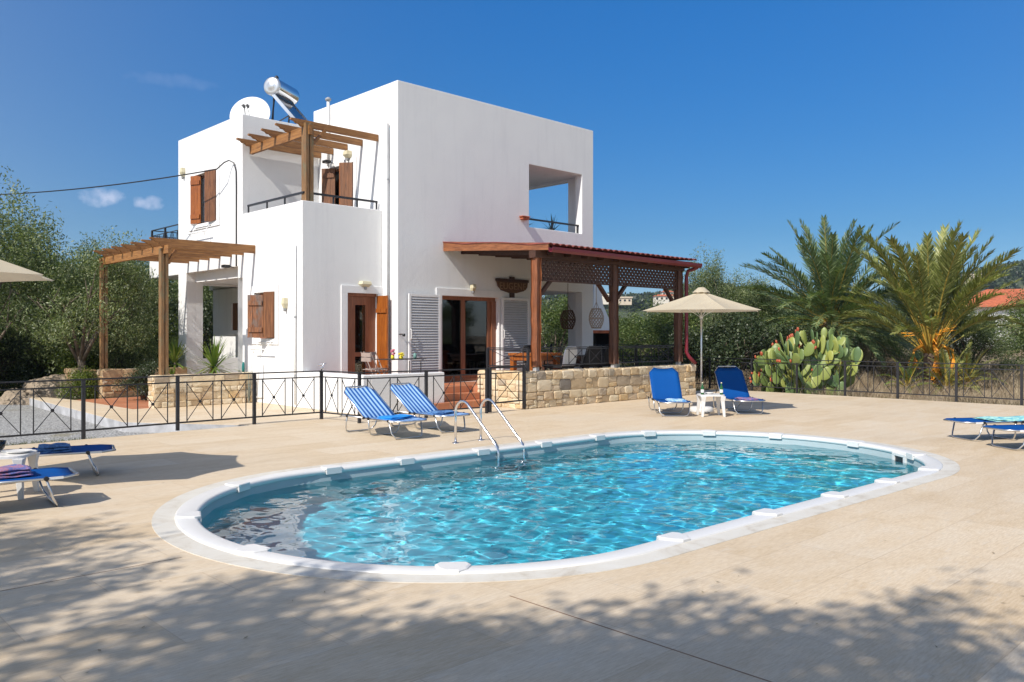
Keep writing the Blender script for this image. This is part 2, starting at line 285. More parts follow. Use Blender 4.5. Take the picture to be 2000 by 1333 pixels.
# ------------------------------------------------------------------ the pool outline (oval, straight sides)
PC = Vector((-3.811, -9.52)); PR = R(-1.89); PL = 5.017; Pr = 2.367; PE = .9216
def oval(off=0.0, n=120):
    o = []
    for i in range(n):
        a = 2*math.pi*(i+.5)/n; c, s = math.cos(a), math.sin(a)
        x = (Pr*PE+off)*c + (PL/2 if c > 0 else -PL/2); y = (Pr+off)*s
        o.append((PC.x + x*math.cos(PR) - y*math.sin(PR), PC.y + x*math.sin(PR) + y*math.cos(PR)))
    return o
def fill_sheet(name, outer, hole, z, m, depth=0, kind='structure'):
    bm = bmesh.new(); es = []
    for loop in [outer] + ([hole] if hole else []):
        vs = [bm.verts.new((x, y, z)) for x, y in loop]
        es += [bm.edges.new((vs[i], vs[(i+1) % len(vs)])) for i in range(len(vs))]
    bmesh.ops.triangle_fill(bm, edges=es, use_beauty=True); bmesh.ops.recalc_face_normals(bm, faces=bm.faces)
    if bm.faces[:] and sum(f.normal.z for f in bm.faces) < 0: bmesh.ops.reverse_faces(bm, faces=bm.faces)
    if depth:
        r = bmesh.ops.extrude_edge_only(bm, edges=[e for e in bm.edges if e.is_boundary]); bmesh.ops.translate(bm, verts=[g for g in r['geom'] if isinstance(g, bmesh.types.BMVert)], vec=(0,0,-depth))
    me = bpy.data.meshes.new(name); bm.to_mesh(me); bm.free(); me.materials.append(m); o = bpy.data.objects.new(name, me); COL.objects.link(o); return tag(o, kind=kind)
def ring(name, prof, m, n=160, parent=None, smooth=True):     # prof: list of (offset, z)
    V = []; Q = []
    for off, z in prof: V += [(x, y, z) for x, y in oval(off, n)]
    for i in range(len(prof)-1):
        for k in range(n): Q.append((i*n+k, i*n+(k+1) % n, (i+1)*n+(k+1) % n, (i+1)*n+k))
    b = MB(); b.v = V; b.f = Q; return b.build(name, m, parent, smooth)
# ------------------------------------------------------------------ ground
deck = fill_sheet('pool_deck', [(-40,-40), (10.0,-40), (10.0,-2.2), (7.66,-2.2), (7.66,3.5), (-2.0,3.5), (-2.0,2.9), (-4.9,2.9), (-5.0,6.4), (-5.3,8.4), (-5.6,8.4), (-5.95,.36), (-4.45,-1.86), (-8.4,-1.98), (-40,-2.6)], oval(.34), 0.0, M['deck'], .3)
tag(fill_sheet('terrace_entry', [(-4.9,2.9), (-2.05,2.9), (-2.05,6.6), (-5.0,6.6)], None, -.004, M['terracotta']))
me_g = MB()
def gz(x, y):
    z = -.22
    d = max(0, x - 10.2); z += -.25*min(1, max(0, (x-9.9)/.5)) * 1 + .0 
    return z
V = []; Q = []; nx, ny = 120, 120
xs = np.concatenate([np.linspace(-900, -60, 14), np.linspace(-55, 70, 92), np.linspace(90, 1100, 14)]); ys = np.concatenate([np.linspace(-500, -50, 10), np.linspace(-45, 70, 92), np.linspace(90, 1300, 18)])
for j, y in enumerate(ys):
    for i, x in enumerate(xs):
        z = -.24 + (.06*math.sin(x*.9+y*.4)*math.cos(y*.7) if x > 10.6 or y > 8.5 else 0)
        if x > 11: z += min(.9, (x-11)*.045)
        V.append((x, y, z))
Q = [(j*len(xs)+i, j*len(xs)+i+1, (j+1)*len(xs)+i+1, (j+1)*len(xs)+i) for j in range(len(ys)-1) for i in range(len(xs)-1)]
# leave the pool pit open
Q = [q for q in Q if not (-9.8 < sum(V[k][0] for k in q)/4 < 2.2 and -13 < sum(V[k][1] for k in q)/4 < -6)]
gr = np_mesh('ground', V, Q, M['ground'], smooth=True); tag(gr, kind='structure')
tag(fill_sheet('gravel_yard', [(-30,-1.7), (-4.2,-1.8), (-5.7,.5), (-5.4,8.8), (-9,12.5), (-30,11)], None, -.19, M['gravel']))
b = MB(); b.box(-7.855,-7.846,-30,-12.0,.0005,.0015); tag(b.build('deck_joint', simple('joint_filler', (.24,.15,.10), .9)), kind='structure'); b = MB(); b.box(-30,-8.95,-9.735,-9.727,.0005,.0015); tag(b.build('deck_joint', M['joint_filler']), kind='structure')
b = MB()
for A_, B_ in (((-5.953,.357), (-5.605,8.4)), ((-4.452,-1.862), (-5.953,.357))): b.panel(A_, B_, -.28, -.012, .012)
tag(b.build('path_kerb', M['grey_concrete']), kind='structure')
# ------------------------------------------------------------------ pool
pool = thing('swimming_pool', 'oval blue pool with white coping sunk into the beige deck', 'swimming pool', (0,0,0))
ring('liner', [(.02,-.02), (.0,-.06), (.0,-1.2), (-.06,-1.26)], M['liner'], parent=pool)
b = MB(); o_ = oval(-.05); b.add([(x, y, -1.26) for x, y in o_], [tuple(range(len(o_)))]); b.build('pool_floor', M['floor_blue'], pool)
ring('coping', [(.01,-.05), (-.010,-.04), (-.012,-.012), (-.004,.006), (.02,.014), (.09,.018), (.165,.016), (.180,.009), (.184,-.02)], M['white_plastic'], parent=pool)
ring('marble_border', [(.165,-.01), (.165,.004), (.365,.004), (.365,-.03)], M['marble'], parent=pool, smooth=False)
def near_oval(x, y):
    o0 = oval(0, 720); o = []
    for i in range(720):
        a, c = o0[i], o0[(i+1) % 720]; m_ = max(1, int(math.dist(a, c)/.03)); o += [(a[0]+(c[0]-a[0])*q/m_, a[1]+(c[1]-a[1])*q/m_) for q in range(m_)]
    k = min(range(len(o)), key=lambda i: (o[i][0]-x)**2 + (o[i][1]-y)**2); a, c = Vector(o[k-1]), Vector(o[(k+1) % len(o)]); t = (c-a).normalized(); return Vector(o[k]), t, Vector((t.y, -t.x))
for (x, y) in [(-7.72,-11.3), (-8.52,-9.95), (-8.3,-8.5), (-7.35,-7.35), (-6.05,-6.95), (-5.0,-6.98), (-3.75,-7.02), (-2.55,-7.1), (-1.35,-7.1), (-.35,-7.4), (.5,-8.0), (1.05,-9.0), (.95,-10.4), (.2,-11.5), (-1.0,-11.96), (-2.2,-11.96), (-3.35,-11.9), (-4.6,-11.87), (-5.95,-11.85)]:
    p, tt, nn = near_oval(x, y); b = MB()
    out = [(-.10,-.034), (-.125,.02), (-.10,.115), (-.045,.18), (.045,.18), (.10,.115), (.125,.02), (.10,-.034)]; inn = [(u*.88, w*.88+.006) for u, w in out]; k = 8
    vs = []
    for pts, z in ((out, .004), (out, .024), (inn, .031)): vs += [(p.x+tt.x*u+nn.x*w, p.y+tt.y*u+nn.y*w, z) for u, w in pts]
    b.add(vs, [(i, (i+1) % k, k+(i+1) % k, k+i) for i in range(k)] + [(k+i, k+(i+1) % k, 2*k+(i+1) % k, 2*k+i) for i in range(k)] + [tuple(range(2*k, 3*k)), tuple(range(k))[::-1]])
    lo = [p - tt*.10 - nn*.036, p + tt*.10 - nn*.036, p + tt*.10 - nn*.014, p - tt*.10 - nn*.014]
    b.add([(q.x, q.y, .003) for q in lo] + [(q.x, q.y, -.048) for q in lo], [(0,1,2,3), (7,6,5,4), (0,4,5,1), (1,5,6,2), (2,6,7,3), (3,7,4,0)]); b.build('coping_clip', M['white_plastic'], pool)
p, tt, nn = near_oval(.35, -11.2); b = MB()
def sk(u0, u1, z0, z1, d0, d1):
    q = [p+tt*u0-nn*d0, p+tt*u1-nn*d0, p+tt*u1-nn*d1, p+tt*u0-nn*d1]; b.add([(c.x,c.y,z0) for c in q]+[(c.x,c.y,z1) for c in q], [(3,2,1,0),(4,5,6,7),(0,1,5,4),(1,2,6,5),(2,3,7,6),(3,0,4,7)])
sk(-.17,.17,-.06,-.02,-.02,.03); sk(-.17,.17,-.25,-.20,-.02,.03); sk(-.17,-.11,-.20,-.06,-.02,.03); sk(.11,.17,-.20,-.06,-.02,.03); skm = b.build('skimmer', M['white_plastic'], pool, bevel=.005)
b = MB(); sk(-.11,.11,-.2,-.06,.0,.01); b.build('opening', M['black_plastic'], skm)
# water with real wavelets
rw = random.Random(3); waves = []
for i in range(20):
    lam = .105 * (1.125 ** i); a = rw.uniform(0, 2*math.pi); waves.append((2*math.pi/lam*math.cos(a), 2*math.pi/lam*math.sin(a), rw.uniform(0, 6.28), rw.uniform(.7,1.3)*.0005*(lam/.2)))
st = .032; gx = np.arange(-8.9, 1.3, st); gy = np.arange(-12.2, -6.8, st); X, Y = np.meshgrid(gx, gy)
Z = np.full_like(X, -.13)
xw = X + .05*np.sin(Y*3.1) + .04*np.sin(Y*1.3+X*.7); yw = Y + .05*np.sin(X*2.7+1) 
for kx, ky, ph, am in waves: Z += am*np.sin(kx*xw + ky*yw + ph)
lx = (X-PC.x)*math.cos(PR) + (Y-PC.y)*math.sin(PR); ly = -(X-PC.x)*math.sin(PR) + (Y-PC.y)*math.cos(PR)
ex = np.maximum(np.abs(lx) - PL/2, 0) / PE; inside = (ex**2 + ly**2) < (Pr+.06)**2
idx = np.arange(X.size).reshape(X.shape); ok = inside[:-1,:-1] & inside[1:,:-1] & inside[:-1,1:] & inside[1:,1:]
q = np.stack([idx[:-1,:-1][ok], idx[:-1,1:][ok], idx[1:,1:][ok], idx[1:,:-1][ok]], 1); used = np.unique(q); rm = np.full(X.size, -1); rm[used] = np.arange(len(used))
water = np_mesh('water', np.stack([X.ravel(), Y.ravel(), Z.ravel()], 1)[used], rm[q], M['water'], smooth=True); tag(water, kind='structure')
WATER_CAUSTICS = True
if WATER_CAUSTICS:
    sl.cycles.is_caustics_light = True; water.cycles.is_caustics_caster = True
    for o in pool.children:
        if o.name.split('.')[0] in ('liner', 'pool_floor'): o.cycles.is_caustics_receiver = True
# ------------------------------------------------------------------ the house
house = thing('villa', 'white plastered two-storey cubic villa with flat roofs and an open corner loggia', 'house')
def wall(name, axis, c0, c1, us, zs, holes, parent=None, m=None, bevel=.012):
    """solid wall slab between planes c0 and c1 of 'axis', spanning the outer rectangle us x zs, minus rectangular holes (u0,u1,z0,z1)"""
    U = sorted(set(list(us) + [h[0] for h in holes] + [h[1] for h in holes])); Zs = sorted(set(list(zs) + [h[2] for h in holes] + [h[3] for h in holes]))
    U = [u for u in U if us[0] <= u <= us[1]]; Zs = [z for z in Zs if zs[0] <= z <= zs[1]]
    def full(i, j):
        if i < 0 or j < 0 or i >= len(U)-1 or j >= len(Zs)-1: return False
        u = (U[i]+U[i+1])/2; z = (Zs[j]+Zs[j+1])/2
        return not any(h[0] < u < h[1] and h[2] < z < h[3] for h in holes)
    def P(u, c, z): return (u, c, z) if axis == 'y' else (c, u, z)
    V = {}; vs = []; fs = []
    def vid(u, c, z):
        k = (round(u, 4), round(c, 4), round(z, 4))
        if k not in V: V[k] = len(vs); vs.append(P(u, c, z))
        return V[k]
    for i in range(len(U)-1):
        for j in range(len(Zs)-1):
            if not full(i, j): continue
            u0, u1, z0, z1 = U[i], U[i+1], Zs[j], Zs[j+1]
            for c in (c0, c1): fs.append((vid(u0,c,z0), vid(u1,c,z0), vid(u1,c,z1), vid(u0,c,z1)))
            for di, dj, a, b in ((-1,0,(u0,z0),(u0,z1)), (1,0,(u1,z0),(u1,z1)), (0,-1,(u0,z0),(u1,z0)), (0,1,(u0,z1),(u1,z1))):
                if not full(i+di, j+dj): fs.append((vid(a[0],c0,a[1]), vid(b[0],c0,b[1]), vid(b[0],c1,b[1]), vid(a[0],c1,a[1])))
    b = MB(); b.v = vs; b.f = fs
    return b.build(name, m or M['plaster'], parent or house, bevel=bevel)
def bx(name, m, x0, x1, y0, y1, z0, z1, parent=house, bevel=0): return MB().box(x0,x1,y0,y1,z0,z1).build(name, m, parent, bevel=bevel)
T = .26
# main block
sw = wall('south_wall', 'y', 0, T, (0, 6.92), (0, 7.51), [(1.30, 3.17, .44, 2.56), (4.30, 6.43, 4.49, 6.17), (4.72, 6.43, -1, 2.82)])
wall('west_wall', 'x', .002, T, (T, 3.76), (.0, 7.508), [(1.83, 3.05, 3.7, 5.88)])
wall('east_wall', 'x', 6.92-T, 6.918, (T, 3.5), (0, 7.508), [(.75, 3.2, 4.49, 6.12), (.75, 3.2, -1, 2.82)])
wall('north_wall', 'y', 3.5, 3.758, (T, 6.9), (0, 7.506), [(5.0, 6.4, 4.49, 6.12), (5.2, 6.4, .9, 2.5)])
bx('roof', M['plaster'], T, 6.92-T, T, 3.5, 7.10, 7.28)
bx('upper_ceiling', M['plaster'], T, 6.92-T, T, 3.5, 6.175, 6.3)
bx('upper_floor', M['plaster'], T, 6.92-T, T, 3.5, 2.83, 3.1)
bx('inner_wall', M['plaster'], 4.05, 4.30-.003, T, 3.5, 3.1, 6.175)
bx('inner_wall', M['plaster'], 4.46, 4.715, T, 3.5, .44, 2.83)
bx('loggia_floor', M['plaster'], 4.30, 6.92-T, T, 3.5, 3.102, 3.5)
# living room behind the glass doors
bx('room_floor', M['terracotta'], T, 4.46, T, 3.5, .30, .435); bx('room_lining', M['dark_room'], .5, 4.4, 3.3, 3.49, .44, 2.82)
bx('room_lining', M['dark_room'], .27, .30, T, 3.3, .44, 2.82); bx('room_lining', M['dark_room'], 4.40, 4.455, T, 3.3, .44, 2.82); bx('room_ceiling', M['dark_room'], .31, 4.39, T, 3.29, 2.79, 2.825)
# front box with the roof terrace
wall('box_south_wall', 'y', .62, .62+.24, (-2.11, -.004), (0, 4.56), [(-.966, -.137, .42, 2.57)])
wall('box_west_wall', 'x', -2.108, -1.87, (.86, 3.5), (0, 4.558), [(1.83, 2.84, 1.52, 2.60)])
bx('terrace_floor', M['grey_concrete'], -1.87, -.002, .86, 3.49, 3.45, 3.62)
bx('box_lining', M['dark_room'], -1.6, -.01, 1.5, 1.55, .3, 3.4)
# rear wing
wall('wing_south_wall', 'y', 3.5, 3.74, (-2.11, -.002), (3.0, 7.01), [])
wall('wing_west_wall', 'x', -2.108, -1.87, (3.74, 7.40), (0, 7.008), [(3.741, 6.85, -1, 3.30), (4.92, 6.47, 4.55, 5.87)], bevel=0)
wall('wing_north_wall', 'y', 7.16, 7.398, (-1.87, 4.0), (3.0, 7.006), []); wall('wing_east_wall', 'x', 3.76, 4.0, (3.76, 7.15), (0, 7.004), [])
bx('wing_roof', M['plaster'], -1.87, 3.76, 3.76, 7.16, 6.65, 6.8)
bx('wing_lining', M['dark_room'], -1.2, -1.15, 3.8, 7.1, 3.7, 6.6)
bx('arcade_ceiling', M['plaster'], -1.87, 3.76, 3.5, 7.38, 3.05, 3.42); bx('arcade_pier', M['plaster'], -1.868, -1.65, 6.85, 7.398, 0, 3.048)
wall('arcade_back_wall', 'x', -.3, -.06, (3.6, 9.25), (0, 3.04), [(7.55, 7.98, 1.74, 2.55)]); bx('window_shutter', M['shutter_wood'], -.25, -.19, 7.55, 7.98, 1.74, 2.55)
bx('window_sill', M['plaster'], -.36, -.27, 7.48, 8.05, 1.62, 1.66)
bx('arcade_parapet', M['plaster'], -1.9, -.35, 6.86, 7.05, 0, .95)
bx('box_return', M['plaster'], -1.868, -.1, 3.5, 3.74, 0, 3.0)
# rear balcony
bl = bx('balcony', M['plaster'], -2.11, 1.5, 7.402, 9.55, 3.28, 3.82, bevel=.01)
bx('balcony_soffit', M['plaster'], -.3, 1.4, 7.41, 9.5, 3.0, 3.278)
# raised terraces
bx('terrace_slab', M['terracotta'], -1.92, 1.20, -.98, .615, 0, .42); bx('terrace_slab', M['terracotta'], -1.92, -.10, -1.57, -.981, 0, .42); bx('porch_slab', M['terracotta'], 1.201, 7.4, -2.64, -.003, 0, .44)
b = MB(); b.box(-2.108, -1.93, -1.75, .617, 0, .80); b.box(-1.929, -.03, -1.75, -1.58, 0, .798); b.build('low_terrace_wall', M['plaster'], house, bevel=.015)
st_ = thing('entrance_steps', 'three terracotta steps climbing to the glass doors', 'steps')
for i, (y0, x0) in enumerate(((-1.90, -.46), (-1.57, -.02), (-1.27, -.02))):
    b = MB(); b.box(x0 if i == 0 else -.022, 1.17, y0, -.985 if i else -1.76 , .148*i+.001, .148*(i+1)); 
    if i == 0: b.box(-.022, 1.17, -1.759, -.985, 0, .1475)
    b.build('step', M['terracotta'], st_, bevel=.008)
# trims round the openings: 2.5 cm proud of the wall
def trim_y(y, x0, x1, z0, z1, w, parent=house):
    b = MB(); b.box(x0-w, x1+w, y-.028, y-.001, z1, z1+w); b.box(x0-w, x0, y-.028, y-.001, z0, z1); b.box(x1, x1+w, y-.028, y-.001, z0, z1); return b.build('trim', M['plaster'], parent, bevel=.006)
def trim_x(x, y0, y1, z0, z1, w, bottom=True):
    b = MB(); b.box(x-.028, x-.001, y0-w, y1+w, z1, z1+w); b.box(x-.028, x-.001, y0-w, y0, z0, z1); b.box(x-.028, x-.001, y1, y1+w, z0, z1)
    if bottom: b.box(x-.028, x-.001, y0-w, y1+w, z0-.14, z0)
    return b.build('trim', M['plaster'], house, bevel=.006)
trim_y(0, 1.30, 3.17, .44, 2.56, .18); trim_y(.62, -.966, -.137, .42, 2.57, .17)
trim_x(-2.108, 1.83, 2.84, 1.52, 2.60, .16); trim_x(-2.108, 4.92, 6.47, 4.55, 5.87, .16); trim_x(.002, 1.83, 3.05, 3.7, 5.88, .12, False)
# sliding glass doors
dr = MB(); y = .12
for x0, x1 in ((1.30,1.40), (2.02,2.16), (2.90,3.02)): dr.box(x0, x1, y, y+.07, .47, 2.47)
dr.box(1.30, 3.17, y-.01, y+.09, 2.47, 2.56); dr.box(1.30, 3.17, y-.01, y+.09, .44, .52); dr.box(3.02, 3.17, y-.04, y+.05, .52, 2.47); dr.box(1.40, 2.02, y, y+.06, .52, .60); dr.box(2.16, 2.90, y, y+.06, .52, .60)
gd = dr.build('glass_door', M['door_frame'], house, bevel=.006)
MB().box(1.40, 2.02, y+.02, y+.03, .60, 2.47).build('pane', M['glass'], gd); MB().box(2.16, 2.90, y+.02, y+.03, .60, 2.47).build('pane', M['glass'], gd)
bx('door_sill', M['marble'], 1.25, 3.22, -.06, .10, .40, .438)
# white louvred shutter leaves folded back on the wall
def louvre(x0, x1, z0, z1, y=-.085):
    f = MB(); w = .065
    f.box(x0, x0+w, y-.02, y+.02, z0, z1); f.box(x1-w, x1, y-.02, y+.02, z0, z1); f.box(x0+w, x1-w, y-.02, y+.02, z1-w, z1); f.box(x0+w, x1-w, y-.02, y+.02, z0, z0+w)
    o = f.build('louvred_shutter', M['white_paint'], house, bevel=.004)
    MB().box(x0+w, x1-w, y+.013, y+.017, z0+w, z1-w).build('backing', M['grey_paint'], o)
    s = MB(); n = int((z1-z0-2*w)/.062)
    for i in range(n):
        z = z0+w+.01+i*(z1-z0-2*w)/n; s.add([(x0+w,y-.020,z), (x1-w,y-.020,z), (x1-w,y+.006,z+.048), (x0+w,y+.006,z+.048), (x0+w,y-.014,z-.004), (x1-w,y-.014,z-.004), (x1-w,y+.011,z+.044), (x0+w,y+.011,z+.044)], [(0,1,2,3),(7,6,5,4),(0,4,5,1),(1,5,6,2),(2,6,7,3),(3,7,4,0)])
    s.build('slats', M['shutter_shade_grey'], o); return o  # white slats coloured grey: the shade on them is painted in
lv = louvre(.25, 1.20, .50, 2.57); MB().tube([(.285,-.11,1.50), (.285,-.15,1.52), (.285,-.15,1.72), (.285,-.11,1.74)], .011).build('handle', M['white_plastic'], lv)
lv = louvre(3.22, 4.22, .50, 2.57); MB().tube([(3.255,-.11,1.50), (3.255,-.15,1.52), (3.255,-.15,1.72), (3.255,-.11,1.74)], .011).build('handle', M['white_plastic'], lv)
b = MB(); b.tube([(.05,0,1.62), (.05,-.12,1.62), (.06,-.16,1.60)], .014); b.lathe([(0,-.035),(.03,-.03),(.038,0),(.03,.03),(0,.035)], (.05,-.17,1.60), 12); b.build('shutter_stop', M['black_plastic'], house, 1)
# terrace kitchen door: glazed leaf inside, board leaf opened out
d = MB(); d.box(-.966,-.80,.68,.76,.44,2.55); d.box(-.80,-.70,.70,.76,.44,2.50); d.box(-.42,-.137,.70,.76,.44,2.50); d.box(-.70,-.42,.70,.76,2.30,2.50); d.box(-.70,-.42,.70,.76,1.10,1.20); d.box(-.70,-.42,.70,.76,.44,.62); d.box(-.966,-.137,.66,.78,2.50,2.57)
kd = d.build('kitchen_door', M['door_frame'], house, bevel=.006); MB().box(-.70,-.42,.73,.74,.62,2.30).build('pane', M['glass'], kd)
d = MB()
for k in range(3): d.panel((-.150+.01*k, .61-.13*k-.004), (-.150+.01*(k+1), .61-.13*(k+1)), .46, 2.52, .035)
d.panel((-.185, .60), (-.155, .24), 2.12, 2.22, .03); d.panel((-.185, .60), (-.155, .24), .80, .90, .03); d.build('board_shutter', M['orange_wood'], house)
# folding board shutters of the west windows and the terrace door
def leaf(a, b_, z0, z1, m, braces=True, side=1):
    A = Vector((a[0],a[1])); B = Vector((b_[0],b_[1])); d = B-A; n = max(2, int(round(d.length/.115))); w = MB()
    for k in range(n): p = A + d*(k/n) + d.normalized()*.002; q = A + d*((k+1)/n) - d.normalized()*.002; w.panel(p, q, z0, z1, .034)
    if braces:
        nn = Vector((-d.y, d.x)).normalized()*.032*side; e = d*.06
        for zz in (z0+.13, z1-.24): w.panel(A+e+nn, B-e+nn, zz, zz+.11, .026)
    return w.build('board_shutter', m, house)
leaf((-2.135,1.84), (-2.23,2.16), 1.54, 2.60, M['shutter_wood'], False); leaf((-2.50,2.42), (-2.24,2.17), 1.54, 2.53, M['old_shutter'], True, -1)
leaf((-2.135,4.93), (-2.24,5.36), 4.55, 5.87, M['shutter_wood'], False); leaf((-2.20,6.34), (-2.06,6.02), 4.58, 5.86, M['orange_wood'], True, -1); pass
leaf((-.03,1.84), (-.23,2.09), 3.66, 5.87, M['shutter_wood'], False); leaf((-.19,3.02), (.02,2.72), 3.66, 5.86, M['shutter_wood'], True, -1); leaf((-.235,2.10),(-.10,2.22), 3.66, 5.87, M['orange_wood'], False)
def win(x, y0, y1, z0, z1):
    f = MB(); f.box(x,x+.06,y0,y0+.06,z0,z1); f.box(x,x+.06,y1-.06,y1,z0,z1); f.box(x,x+.06,y0+.06,y1-.06,z1-.06,z1); f.box(x,x+.06,y0+.06,y1-.06,z0,z0+.06); f.box(x,x+.06,(y0+y1)/2-.04,(y0+y1)/2+.04,z0+.06,z1-.06)
    o = f.build('window_frame', M['door_frame'], house); MB().box(x+.02,x+.03,y0+.06,y1-.06,z0+.06,z1-.06).build('pane', M['glass'], o)
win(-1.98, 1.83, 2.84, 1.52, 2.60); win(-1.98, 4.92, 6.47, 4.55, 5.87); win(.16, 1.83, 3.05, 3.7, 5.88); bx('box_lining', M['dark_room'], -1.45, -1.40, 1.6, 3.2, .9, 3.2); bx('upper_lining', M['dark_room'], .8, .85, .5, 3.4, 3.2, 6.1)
# flower rails under the west windows
def flower_rail(y0, y1, z):
    b = MB(); x = -2.15; b.tube([(x,y0,z), (x,y1,z)], .011, 6); b.tube([(x-.14,y0-.08,z-.17), (x-.14,y1+.08,z-.17)], .014, 6)
    for yy in (y0+.08, y1-.08): b.tube([(x+.03,yy,z), (x,yy,z), (x-.14,yy,z-.17), (x-.14,yy,z-.27)], .009, 6)
    b.build('flower_rail', M['white_paint'], house, True)
flower_rail(1.9, 2.62, 1.44); flower_rail(5.2, 6.2, 4.46)
# pipes
def pipe(name, pts, r, m): b = MB(); b.tube(pts, r, 8); return b.build(name, m, house, True)
pipe('rain_pipe', [(-.05,.32,6.55), (-.05,.32,.42)], .022, M['grey_paint']); pipe('vent_pipe', [(-.04,2.96,7.62), (-.04,2.96,5.95)], .04, M['white_paint']); pipe('rain_pipe', [(-2.145,.873,3.6), (-2.145,.873,.06)], .022, M['white_paint'])
pipe('water_pipe', [(-2.14,2.4,.92), (-2.14,2.4,.14), (-2.15,2.9,.12)], .015, M['white_paint'])
for q in ((-.05,.32,5.25), (-.05,.32,2.45), (-.05,.32,.9), (-2.145,.873,2.0), (-2.145,.873,.7)): b = MB(); b.lathe([(.03,-.02),(.034,0),(.03,.02)], q, 8); b.build('pipe_clamp', M['grey_paint'], house, True)
b = MB(); b.lathe([(0,0),(.07,0),(.08,.05),(.03,.09),(0,.09)], (-.04,2.96,7.62), 12); b.build('vent_cap', M['grey_paint'], house, True)
# wall lamps
def lamp(loc, n, w=.17, h=.24, d=.11):
    n = Vector(n); s = Vector((-n.y, n.x, 0)); p = Vector(loc); v = []
    for z, k in ((0,.6), (h*.45,1), (h,.85)):
        for a, q in ((-1,0), (1,0), (.8,1), (-.8,1)): c = p + s*(a*w/2*k) + n*(q*d*k) + Vector((0,0,z)); v.append(c)
    f = [(0,3,2,1),(8,9,10,11)] + [(i*4+k, i*4+(k+1)%4, i*4+4+(k+1)%4, i*4+4+k) for i in range(2) for k in range(4)]
    b = MB(); b.add(v, f); o = b.build('wall_lamp', M['cream_plastic'], house, bevel=.008); b = MB(); b.lathe([(0,-.07),(.03,-.06),(.035,0)], p+n*d*.4, 10); b.build('bulb_socket', M['grey_paint'], o, True); return o
lamp((-2.11,7.0,5.95), (-1,0,0)); lamp((0,2.02,6.0), (-1,0,0), .22, .18, .15); lamp((-2.11,1.32,2.2), (-1,0,0), .14); lamp((-.50,.617,2.72), (0,-1,0), .34, .13, .12); lamp((2.25,-.03,2.70), (0,-1,0), .14, .17)
b = MB(); b.box(3.92,4.22,-.14,-.002,4.72,4.75); b.box(3.95,4.19,-.12,-.003,4.66,4.72); b.build('wall_spout', M['far_roof'], house, bevel=.01)
def flood(p, name='spotlight'):
    b = MB(); p = Vector(p); b.bar(p, p+Vector((-.16,-.02,.02)), .025, .025); b.box(p.x-.30,p.x-.14,p.y-.10,p.y+.08,p.z-.02,p.z+.05); b.build(name, M['black_plastic'], house, bevel=.01)
flood((-2.11,3.95,3.28)); flood((0,2.75,5.98))
# ------------------------------------------------------------------ iron railings
def fence(name, label, cat, runs, h=.915, low=.13, mid=.11, posts=True, panels=2, kind=None, z=0.0, group=None, topw=.05, skip_end=False):
    """runs: list of polylines of (x,y); every vertex a post. Each bay holds 'panels' crossed frames."""
    t = thing(name, label, cat, (runs[0][0][0], runs[0][0][1], z), 0, group); off = Vector((runs[0][0][0], runs[0][0][1], z))
    mi = M['black_iron']
    for run in runs:
        P = [Vector((x, y, 0)) + Vector((0,0,z)) - off for x, y in run]
        if posts:
            for k, p in enumerate(P): MB().box(p.x-.025,p.x+.025,p.y-.025,p.y+.025,p.z,p.z+h-.012).build('post', mi, t)
        b = MB()
        for a, c in zip(P, P[1:]): b.bar(a+Vector((0,0,h)), c+Vector((0,0,h)), topw, .022)
        b.build('handrail', mi, t)
        for a, c in zip(P, P[1:]):
            b = MB(); zt, zb = h-mid, low; L = c-a; U = L.normalized()
            e0, e1 = a + U*.02, c - U*.02
            b.bar(e0+Vector((0,0,zt)), e1+Vector((0,0,zt)), .022, .022); b.bar(e0+Vector((0,0,zb)), e1+Vector((0,0,zb)), .026, .026)
            g = .115; w = (1 - g*2 - (panels-1)*.11)/panels
            for k in range(panels):
                u0 = g + k*(w+.11); u1 = u0+w; A = a+L*u0; B = a+L*u1
                for q in (A, B): b.bar(q+Vector((0,0,zb+.013)), q+Vector((0,0,zt-.011)), .014, .014)
                b.bar(A+Vector((0,0,zb+.02)), B+Vector((0,0,zt-.02)), .010, .010); b.bar(A+Vector((0,0,zt-.02)), B+Vector((0,0,zb+.02)), .0102, .0102)
                c0 = (A+B)/2+Vector((0,0,(zb+zt)/2)); nn = Vector((-U.y,U.x,0)); b.lathe([(0,-.012),(.026,-.010),(.026,.010),(0,.012)], c0, 10, Matrix((nn.cross(Vector((0,0,1))), Vector((0,0,1)), nn)).transposed())
            b.build('panel', mi, t)
    return t
fl = fence('iron_fence', 'black iron fence with crossed panels along the gravel yard, up to the gate', 'fence', [[(-11.9,-2.02), (-10.4,-2.0), (-8.85,-1.95), (-7.30,-1.91), (-5.80,-1.78), (-4.42,-1.76), (-3.06,-1.77), (-2.95,-2.90), (-1.50,-3.0), (-.02,-3.10)]])
b = MB(); c0 = Vector((8.84,.25,0)); b.tube([c0+Vector((0,0,.92)), c0+Vector((0,0,.98)), c0+Vector((.04,-.04,1.01)), c0+Vector((0,0,1.05)), c0+Vector((-.04,.03,1.02))], .012, 6); b.lathe([(0,-.03),(.03,0),(0,.03)], c0+Vector((.02,0,.97)), 10); b.tube([c0+Vector((0,0,1.03)), c0+Vector((.06,-.06,1.06))], .008, 6); b.build('tap', M['chrome'], fl, True)
g = thing('garden_gate', 'narrow black iron gate with one crossed panel before the stone wall', 'gate', (.04,-3.13,0)); U = Vector((1.13,.15,0)); b = MB(); u = U.normalized()
for q in (Vector((0,0,0)), U): b.bar(q+Vector((0,0,.02)), q+Vector((0,0,.93)), .055, .055)
for zz, w in ((.93,.04), (.81,.022), (.20,.03)): b.bar(Vector((0,0,zz)), U+Vector((0,0,zz)), w, w)
b.build('frame', M['black_iron'], g); b = MB(); A, B = U*.16, U*.84
